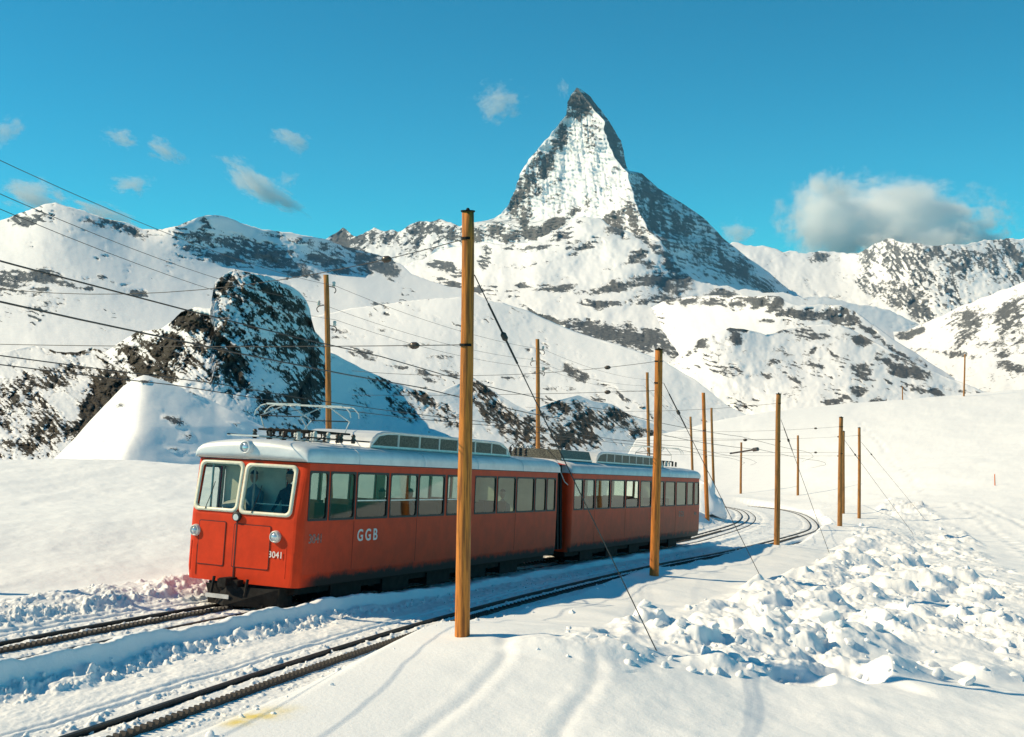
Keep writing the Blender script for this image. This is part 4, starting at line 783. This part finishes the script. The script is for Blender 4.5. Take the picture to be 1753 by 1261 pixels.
monitor(3.1, 10.75, 7); monitor(17.9, 25.9, 9)
def insulator(mb, v, u, w, h=.16, r=.05): mb.lathe((v, u, w), (0, 0, 1), [(0, r*.7), (h*.15, r), (h*.3, r*.6), (h*.45, r), (h*.6, r*.6), (h*.75, r), (h, r*.5)], 8)
def pantograph(uc):
    base = MB()
    for sv in (-.62, .62): base.tube([(sv, uc-.8, 3.50), (sv, uc+.8, 3.50)], .022, 6)
    for uu in (-.8, 0, .8): base.tube([(-.62, uc+uu, 3.50), (.62, uc+uu, 3.50)], .022, 6)
    p = base.build('pantograph', M['dark'], TR)
    for sv in (-.75, -.35, .35, .75):
        for uu in (-.75, -.25, .25, .75):
            mb = MB(); insulator(mb, sv, uc+uu, 3.30, .2, .055); mb.build('insulator', M['white_ins'] if (uu > 0) ^ (sv > 0) else M['insul'], p, True)
    for sv in (-.55, .55):
        mb = MB(); mb.tube([(sv, uc-.7, 3.5), (sv*.9, uc-.95, 3.78), (sv*.9, uc-.1, 4.05)], .014, 5); mb.tube([(sv, uc+.7, 3.5), (sv*.9, uc+.95, 3.78), (sv*.9, uc+.1, 4.05)], .014, 5); mb.build('arm', M['white_metal'], p)
    mb = MB(); mb.tube([(-.5, uc-.95, 3.78), (.5, uc-.95, 3.78)], .012, 5); mb.tube([(-.5, uc+.95, 3.78), (.5, uc+.95, 3.78)], .012, 5); mb.tube([(-.5, uc-.95, 3.78), (.5, uc-.1, 4.05)], .008, 4); mb.build('brace', M['dark'], p)
    for uu in (-.17, .17):
        for x0, x1 in ((-.92, -.06), (.10, 1.0)):
            z = 4.07-.02*(x0 > 0); st_ = MB().box(x0, x1, uc+uu-.022, uc+uu+.022, z-.018, z+.018).build('collector_strip', M['white_metal'], p)
        for sg in (-1, 1):
            MB().tube([(sg*.95, uc+uu, 4.06), (sg*1.08, uc+uu, 4.03), (sg*1.2, uc+uu, 3.92), (sg*1.22, uc+uu, 3.82)], .013, 5).build('horn', M['white_metal'], p)
pantograph(1.95); pantograph(27.6)
mb = MB()
for k in range(9): mb.tube([(-.2+.9*math.cos(t)*.11+k*.0, 1.0+k*.22, 3.44+.09*math.sin(t)) for t in np.linspace(0, 6.2, 9)], .018, 4)
mb.build('resistor_coils', M['dark'], TR)
mb = MB()
for k in range(4): insulator(mb, .55, 11.6+k*.38, 3.30, .24, .06); mb.tube([(.55, 11.6+k*.38, 3.55), (.55, 11.75+k*.38, 3.62), (.55, 11.9+k*.38, 3.52)], .014, 4)
mb.build('roof_insulators', M['insul'], TR)
MB().box(-.9, .9, 14.75, 17.6, 3.24, 3.58, (-.8, .8, 14.95, 17.55)).build('roof_box', M['grille'], TR); MB().box(.86, .91, 14.8, 17.6, 3.26, 3.31).build('roof_box_rim', M['white_metal'], TR)
MB().box(-1.0, -.2, .6, 3.2, 3.33, 3.36).build('roof_walkway', M['silver'], TR)
for sg in (-.95, .95): MB().tube([(sg, .55, 3.36), (sg, 3.05, 3.36)], .016, 5).build('roof_conduit', M['dark'], TR)

# ------------------------------------------------------------------ people inside
def person(label, joints, edges, mat_, headc, capmat, faced):
    """one skinned body; joints: (local point, radius)"""
    root = empty('person', label, 'person', tuple((TR.matrix_world @ Vector(joints[0][0]))), 'people in the train')
    inv = TR.matrix_world.to_3x3(); b = Vector(root.location); W = TR.matrix_world
    me = bpy.data.meshes.new('body'); me.from_pydata([(W @ Vector(j[0]))-b for j in joints], edges, []); o = bpy.data.objects.new('body', me); COL.objects.link(o); o.parent = root; me.materials.append(mat_)
    sk = o.modifiers.new('skin', 'SKIN'); me.skin_vertices[0].data[0].use_root = True
    for i, j in enumerate(joints): me.skin_vertices[0].data[i].radius = (j[1], j[1]*.8)
    ss_ = o.modifiers.new('sub', 'SUBSURF'); ss_.levels = 1; ss_.render_levels = 2
    hc = W @ Vector(headc)-b; f = inv @ Vector(faced); up = inv @ Vector((0, 0, 1)); sd = f.cross(up)
    def P(a, c, d): return hc+sd*a+f*c+up*d
    bm = bmesh.new(); bmesh.ops.create_uvsphere(bm, u_segments=16, v_segments=12, radius=1.)
    for v in bm.verts:
        x, y, z = v.co; k = 1-.18*max(0, -z); yy = y*.098; zz = z*.125
        if y > .85 and abs(x) < .25: yy += .018*(1-abs(z+.15)*1.5) if abs(z+.15) < .66 else 0
        if y > .6 and abs(abs(x)-.35) < .15 and .0 < z < .2: yy -= .012
        if abs(x) > .93 and abs(z) < .35: x *= 1.12
        v.co = P(x*.078*k, yy, zz)
    hm = bpy.data.meshes.new('head'); bm.to_mesh(hm); bm.free(); hm.materials.append(M['skin']); h = bpy.data.objects.new('head', hm); COL.objects.link(h); h.parent = root
    bm = bmesh.new(); bmesh.ops.create_uvsphere(bm, u_segments=16, v_segments=8, radius=1.)
    bmesh.ops.delete(bm, geom=[v for v in bm.verts if v.co.z < .12], context='VERTS')
    for v in bm.verts:
        x, y, z = v.co; e = .05*max(0, y-.6) if z < .3 else 0; v.co = P(x*.092, y*.108+(e*1.5 if capmat == 'cap' else -.012), .015+z*.135-(.0 if capmat == 'cap' else .0))
    hm = bpy.data.meshes.new('cap' if capmat == 'cap' else 'hair'); bm.to_mesh(hm); bm.free(); hm.materials.append(M['cloth_d']); h = bpy.data.objects.new('cap' if capmat == 'cap' else 'hair', hm); COL.objects.link(h); h.parent = root
    return root
def figure(label, v, u, z, sgn, mat_, cap, stand=True):
    """z: seat or floor height; sgn: -1 faces the cab"""
    hip = z+(.88 if stand else .12); J = [((v, u, hip), .15), ((v, u, hip+.25), .14), ((v, u, hip+.46), .16), ((v, u, hip+.58), .06), ((v, u, hip+.66), .055),
        ((v-.19, u, hip+.47), .07), ((v-.24, u+sgn*.08, hip+.22), .05), ((v-.16, u+sgn*.30, hip+.12), .04), ((v-.12, u+sgn*.38, hip+.13), .035),
        ((v+.19, u, hip+.47), .07), ((v+.24, u+sgn*.08, hip+.22), .05), ((v+.16, u+sgn*.30, hip+.12), .04), ((v+.12, u+sgn*.38, hip+.13), .035)]
    E_ = [(0, 1), (1, 2), (2, 3), (3, 4), (2, 5), (5, 6), (6, 7), (7, 8), (2, 9), (9, 10), (10, 11), (11, 12)]
    for sx in (-.1, .1):
        k = len(J)
        if stand: J += [((v+sx, u, z+.5), .08), ((v+sx, u+.02, z+.08), .05), ((v+sx, u+sgn*.14, z+.04), .04)]
        else: J += [((v+sx, u+sgn*.40, hip-.0), .08), ((v+sx, u+sgn*.42, hip-.42), .05), ((v+sx, u+sgn*.54, hip-.47), .04)]
        E_ += [(0, k), (k, k+1), (k+1, k+2)]
    return person(label, J, E_, mat_, (v, u+sgn*.02, hip+.78), cap, (0, sgn, 0))
figure('train driver in dark peaked cap and blue jacket behind the left windscreen', -.42, .86, 1.0-.16, -1, M['cloth_b'], 'cap')
figure('dark-clothed person standing behind the right windscreen', .42, .92, 1.0-.12, -1, M['cloth_d'], 'hair')
figure('seated passenger in dark coat, third side window of the front car', .72, 4.15, 1.30, -1, M['cloth_d'], 'hair', False)
figure('seated passenger in blue jacket in the front car, beside the dark-coated one', .70, 5.5, 1.30, -1, M['cloth_b'], 'hair', False)
figure('seated passenger in dark coat in the front car, behind the tall orange pole', .72, 8.2, 1.30, -1, M['cloth_d'], 'cap', False)
figure('seated passenger in blue jacket near the tail of the front car', .70, 10.9, 1.30, -1, M['cloth_b'], 'hair', False)

# ------------------------------------------------------------------ poles, wires, stays
def pole(px, py, tx, ty, Y, wpx, label, mat_='wood', bands=(), hooks=(), base_y=None, plate_top=True, group='wooden poles along the railway'):
    """base pixel, top pixel, depth; wpx: width in photo pixels at the foot"""
    top = at(tx, ty, Y); foot = at(px, py, Y); g = ground_z(foot[0], foot[1])
    if base_y is None: foot[2] = min(foot[2], g)
    else: foot[2] = g
    foot[2] -= .35; r0 = wpx/F*Y/2; ax = top-foot; L = float(np.linalg.norm(ax)); ax = ax/L
    root = empty('wooden_pole', label, 'pole', tuple(foot), group); n = 14; prof = []
    k = 18; V = []; rr = random.Random(int(px*7+py))
    ph = rr.uniform(0, 6)
    for i in range(k+1):
        t = i/k; c = ax*L*t+np.array([.012*math.sin(t*5+ph), .01*math.cos(t*4+ph), 0])*(0 < i < k)
        for j in range(n):
            a = 2*math.pi*j/n; r = r0*(1-.22*t)*(1+.03*math.sin(2*a+ph)+.015*rr.uniform(-1, 1)); V.append(c+np.array([math.cos(a)*r, math.sin(a)*r, 0]))
    fs = [(i*n+j, i*n+(j+1) % n, (i+1)*n+(j+1) % n, (i+1)*n+j) for i in range(k) for j in range(n)]+[tuple(k*n+j for j in range(n))]
    mesh_obj('shaft', V, fs, M[mat_], root)
    if plate_top:
        c = ax*L; MB().lathe(c-ax*.004, ax, [(0, r0*.92), (.02, r0*.94), (.025, r0*.3), (.06, r0*.15)], 12).build('cap', M['dark'], root)
    for by in bands:
        t = (py-by)/(py-ty)*(L-.35)/L+.35/L; c = ax*L*t; MB().lathe(c-ax*.02, ax, [(0, r0*(1.05-.22*t)), (.04, r0*(1.05-.22*t))], 12).build('clamp_band', M['dark'], root)
    for (hy, sd) in hooks:
        t = (py-hy)/(py-ty); c = ax*L*t; b = c+np.array([sd*r0*.8, 0, 0]); hk = MB(); R = .11
        hk.tube([b]+[b+np.array([sd*(.10+R*math.sin(q)), 0, -.02-R*(1-math.cos(q))*.9+.16*(0)]) for q in np.linspace(0, 2.6, 7)], .014, 5); h = hk.build('insulator_hook', M['dark'], root)
        MB().lathe(b+np.array([sd*.15, 0, -.02]), (0, 0, 1), [(0, .035), (.03, .055), (.08, .04), (.12, .055), (.16, .03)], 8).build('insulator', M['white_ins'], h, True)
    return foot, top, r0
P1 = pole(792, 1103, 801, 362, 17.2, 27, 'tall orange wooden pole in front of the front car, with black cap and stay wire', bands=(408, 590), hooks=())
P2 = pole(1120, 992, 1128, 598, 30.6, 17, 'wooden pole overlapping the rear car of the train', bands=(618, 655))
P3 = pole(1329, 941, 1333, 674, 46, 10.5, 'wooden pole on the snow bank where the empty track curves', 'oldwood', bands=(690, 755))
P4 = pole(1437, 908, 1440, 714, 66, 8.5, 'wooden pole on the right bank, nearer of a close pair', 'oldwood', bands=(730, 776))
P4b = pole(1443, 860, 1444, 738, 92, 6, 'wooden pole just behind the nearer one of a close pair', 'oldwood')
P5 = pole(1471, 888, 1471, 732, 80, 6, 'slim wooden pole beyond the close pair on the right bank', 'oldwood', bands=(745, 780))
TG = 'telegraph poles behind the train'
L1 = pole(567, 880, 558, 470, 34, 11.5, 'telegraph pole with white insulators rising behind the train roof pantograph', 'oldwood', hooks=((487, 1), (515, -1), (545, 1)), base_y=1, plate_top=False, group=TG)
L2 = pole(922, 890, 920, 580, 47, 8.5, 'telegraph pole rising behind the joint of the two cars', 'oldwood', hooks=((596, 1), (613, -1), (628, 1)), base_y=1, plate_top=False, group=TG)
L3 = pole(1112, 880, 1108, 637, 64, 6.5, 'telegraph pole just left of the pole overlapping the rear car', 'oldwood', base_y=1, plate_top=False, group=TG)
L4 = pole(1188, 870, 1182, 713, 92, 5, 'thin telegraph pole above the tail of the train', 'oldwood', base_y=1, plate_top=False, group=TG)
L5 = pole(1211, 876, 1204, 672, 72, 7.5, 'wooden pole standing in front of the snow wall', bands=(732, 775), plate_top=False)
L6 = pole(1223, 870, 1218, 698, 86, 5, 'wooden pole rising behind the snow wall', 'oldwood', base_y=1, plate_top=False)
L7 = pole(1268, 845, 1269, 757, 150, 4.2, 'far dark pole beyond the track curve, nearer the snow wall', 'oldwood', plate_top=False)
L8 = pole(1366, 846, 1366, 745, 128, 4.6, 'far wooden pole between the two tracks curves and the hillside', 'oldwood', plate_top=False)
H1 = pole(1650, 674, 1652, 606, 222, 3.2, 'lone thin pole on the crest of the right snow hill', 'oldwood', plate_top=False, group='poles on the snow hill')
H2 = pole(1545, 684, 1545, 661, 222, 2.2, 'short marker post on the crest of the right snow hill', 'oldwood', plate_top=False, group='poles on the snow hill')
H3 = pole(1703, 828, 1703, 811, 108, 2.0, 'tiny orange marker stick on the open right slope', 'orange', plate_top=False, group='poles on the snow hill')
# the partner of the tall pole, just outside the picture on the far side of the tracks
n_ = np.array([-R3[0], -R3[1], 0]); q = P1[1]+n_*11.6; qpx, qpy = CX+q[0]/q[1]*F, HZ-q[2]/q[1]*F
P0_ = pole(qpx-6, qpy+640, qpx, qpy+20, q[1], 24, 'wooden pole carrying the left end of the span wire', base_y=1, bands=())

def wire(name, pts, r, label, cat, group=None, mat_='wire', sag=0., n=14):
    P = [np.array(p, float) for p in pts]; b = P[0].copy(); out = []
    for a, c in zip(P[:-1], P[1:]):
        for t in np.linspace(0, 1, n, endpoint=False): q = a+(c-a)*t; q = q-np.array([0, 0, 4*sag*t*(1-t)]); out.append(q)
    out.append(P[-1]); root = MB().tube([q-b for q in out], r, 5).build(name, M[mat_], None, True); root.location = tuple(b)
    return tag(root, label, cat, group)
def track_wire(C, off, w, label):
    ss = np.r_[np.arange(-26, 30, 3.), np.arange(30, 86, 5.)]; sup = np.array([-20, -1.7, 13, 31, 52, 72, 106.])
    ph = np.interp(ss, sup, np.arange(len(sup))) % 1.; P = L2W(ss, tv(C, ss)+off, w-.22*4*ph*(1-ph)*.4)
    wire('contact_wire', P, .0092, label, 'wire', 'contact wires', n=2)
track_wire(T2C, -.42, 4.74, 'upper contact wire over the empty near track'); track_wire(T2C, .42, 4.22, 'lower contact wire over the empty near track')
track_wire(T1C, -.42, 4.17, 'contact wire over the left side of the train track'); track_wire(T1C, .5, 4.22, 'contact wire over the right side of the train track')
def span(A, B, label, ins, sag=.05, r=.0065):
    wire('span_wire', [A, B], r, label, 'wire', 'span wires', sag=sag)
    for t in ins:
        A_, B_ = np.array(A), np.array(B); p = A_+(B_-A_)*t-np.array([0, 0, 4*sag*t*(1-t)]); ax = (B_-A_)/np.linalg.norm(B_-A_)
        o = MB().lathe((0, 0, 0), ax, [(-.09, .012), (-.07, .035), (-.03, .055), (.03, .055), (.07, .035), (.09, .012)], 10).build('wire_insulator', M['insul'], None, True); o.location = tuple(p)
        tag(o, 'dark insulator on the '+label, 'insulator', 'insulators on the span wires')
a = at(796, 590, 17.2); b = a+n_*11.5; span(a, b, 'span wire crossing both tracks from the tall orange pole', (.075,))
a = at(799, 408, 17.2); b = a+n_*11.5-np.array([0, 0, .35]); span(a, b, 'upper sloping span wire from the top of the tall orange pole', (.12,), .55)
for (px, py, Y, lab, ln, ins) in [(1127, 618, 30.6, 'pole overlapping the rear car', 9.5, (.15,)), (1332, 690, 46, 'pole at the track curve', 11, (.12,)), (1439, 730, 66, 'nearer of the close pair of poles', 14, (.1,)), (1471, 745, 80, 'slim pole on the right bank', 14, (.1,))]:
    a = at(px, py, Y); span(a, a+n_*ln-np.array([0, 0, ln*.04]), 'upper span wire from the '+lab, ins, .25)
    a = at(px, py+(50 if Y < 40 else 62 if Y < 60 else 44 if Y < 75 else 35), Y); span(a, a+n_*ln-np.array([0, 0, ln*.035]), 'lower span wire from the '+lab, ins, .05)
# heavy tensioning weight arm seen over the curve
a = at(1250, 776, 72); b = at(1300, 768, 70); o = MB().tube([np.zeros(3), (b-a)*.4, (b-a)*.8], .05, 6).tube([(b-a)*.8, (b-a)*.95], .12, 8).build('line_weight', M['insul']); o.location = tuple(a); tag(o, 'dark weight hanging on the wires over the track curve', 'weight')
def stay(A, B, label, ins=.16):
    A = np.array(A); B = np.array(B); wire('stay_wire', [A, B], .009, label, 'wire', 'pole stays')
    p = A+(B-A)*ins; ax = (B-A)/np.linalg.norm(B-A); o = MB().tube([-ax*.55, ax*.45], .017, 6).lathe((0, 0, 0), ax, [(-.08, .012), (-.04, .045), (.04, .045), (.08, .012)], 8).build('turnbuckle', M['wire']); o.location = tuple(p); tag(o, 'turnbuckle on the '+label, 'turnbuckle', 'turnbuckles')
g = snow_at(1131, 1117); stay(at(812, 470, 17.2), g-np.array([0, 0, .1]), 'slanting stay wire from the tall orange pole into the churned snow')
g = snow_at(1300, 985); stay(at(1136, 655, 30.6), g, 'stay wire from the pole overlapping the rear car')
g = at(1420, 850, 44); g[2] = ground_z(g[0], g[1]); stay(at(1337, 718, 46), g, 'stay wire from the pole at the track curve')
for (px, py, Y, dx, lb) in ((1445, 752, 66, 4., 'nearer pole of the close pair'), (1474, 756, 80, 4.5, 'slim pole on the right bank')):
    a = at(px, py, Y); g = a+np.array([dx, 0, 0]); g[2] = ground_z(g[0], g[1]); stay(a, g, 'stay wire from the '+lb)
# telegraph lines
for k, (hy, sd) in enumerate(((487, 1), (515, -1), (545, 1))):
    A = at((-60, -60, -60)[k], (246, 305, 332)[k], 15.5); B = at(558+sd*16, hy+2, 34.); C2 = at(920+sd*11, (598, 615, 630)[k], 47.); D2 = at(1108+sd*6, (650, 660, 670)[k], 64); E2 = at(1182, (722, 728, 734)[k], 92)
    wire('telegraph_wire', [A, B, C2, D2, E2], .0055, ('top', 'middle', 'bottom')[k]+' telegraph wire strung between the poles behind the train', 'wire', 'telegraph wires', sag=.25)

# ------------------------------------------------------------------ clouds
def cloud_mat(name, scale, dens, sharp):
    m = bpy.data.materials.new(name); m.use_nodes = True; nt = m.node_tree; nt.nodes.clear()
    out = nt.nodes.new('ShaderNodeOutputMaterial'); pv = nt.nodes.new('ShaderNodeVolumePrincipled')
    pv.inputs['Color'].default_value = (1, 1, 1, 1); pv.inputs['Anisotropy'].default_value = 0.
    tc = nt.nodes.new('ShaderNodeTexCoord'); ln = nt.nodes.new('ShaderNodeVectorMath'); ln.operation = 'LENGTH'; nt.links.new(tc.outputs['Object'], ln.inputs[0])
    n = nt.nodes.new('ShaderNodeTexNoise'); n.inputs['Scale'].default_value = scale; n.inputs['Detail'].default_value = 5; n.inputs['Roughness'].default_value = .62
    oi = nt.nodes.new('ShaderNodeObjectInfo'); add = nt.nodes.new('ShaderNodeVectorMath'); add.operation = 'ADD'
    nt.links.new(tc.outputs['Object'], add.inputs[0]); nt.links.new(oi.outputs['Location'], add.inputs[1]); nt.links.new(add.outputs[0], n.inputs['Vector'])
    f = math_node(nt, 'SUBTRACT', math_node(nt, 'ADD', math_node(nt, 'MULTIPLY', math_node(nt, 'SUBTRACT', n.outputs['Fac'], .5), sharp), .62), ln.outputs['Value'])
    d = math_node(nt, 'MULTIPLY', ramp(nt, f, 0, .3), dens); nt.links.new(d, pv.inputs['Density']); nt.links.new(pv.outputs[0], out.inputs['Volume'])
    return m
CM = cloud_mat('cumulus', 1.9, .0065, 2.4); CW = cloud_mat('wisp', 1.8, .0042, 2.7)
def cloud(px, py, Y, w, h, mat_, label, depth=None, tilt=0., group='clouds'):
    bm = bmesh.new(); bmesh.ops.create_icosphere(bm, subdivisions=3, radius=1.25); me = bpy.data.meshes.new('cloud'); bm.to_mesh(me); bm.free(); me.materials.append(mat_)
    o = bpy.data.objects.new('cloud', me); COL.objects.link(o); o.location = tuple(at(px, py, Y)); o.scale = (w/F*Y/2, depth or w/F*Y/3.2, h/F*Y/2); o.rotation_euler = (0, math.radians(tilt), 0)
    return tag(o, label, 'cloud', group)
cloud(1545, 385, 17000, 400, 270, CM, 'large white cumulus cloud above the right mountain range')
cloud(1415, 385, 17000, 210, 210, CM, 'smaller left lobe of cumulus beside the large cloud')
cloud(1650, 400, 17000, 220, 170, CM, 'right shoulder of cumulus beside the large cloud')
cloud(1262, 400, 15000, 90, 55, CW, 'small pale cloud right beside the pyramid peak')
for (px, py, w, h, t) in [(13, 225, 46, 60, 60), (207, 236, 60, 32, 20), (285, 262, 70, 36, 30), (430, 310, 120, 50, 38), (475, 340, 110, 36, 22), (500, 240, 70, 36, 20), (855, 175, 80, 60, -20), (60, 340, 130, 60, 20), (180, 365, 130, 30, 20), (965, 150, 22, 34, 0), (225, 315, 70, 34, 0), (1430, 320, 60, 60, 60), (490, 308, 30, 40, 70)]:
    cloud(px, py, 15000, w*1.35, h*1.35, CW, 'small thin wisp of white cloud in the blue sky', None, t, 'thin cloud wisps')

# ------------------------------------------------------------------ thin mountain air between the camera and the far peaks
def air():
    x0, x1, y0, y1, z0, z1 = -8500, 9500, -300, 13300, -1600, 1950
    o = MB().box(x0, x1, y0, y1, z0, z1).build('haze', bpy.data.materials.new('haze')); m = o.data.materials[0]; m.use_nodes = True; nt = m.node_tree; nt.nodes.clear()
    out = nt.nodes.new('ShaderNodeOutputMaterial'); pv = nt.nodes.new('ShaderNodeVolumePrincipled'); pv.inputs['Color'].default_value = (.35, .70, 1, 1); pv.inputs['Density'].default_value = HAZE
    nt.links.new(pv.outputs[0], out.inputs['Volume']); tag(o, 'thin blue mountain air over the valley', 'haze', kind='stuff')
HAZE = 1.1e-5
air()
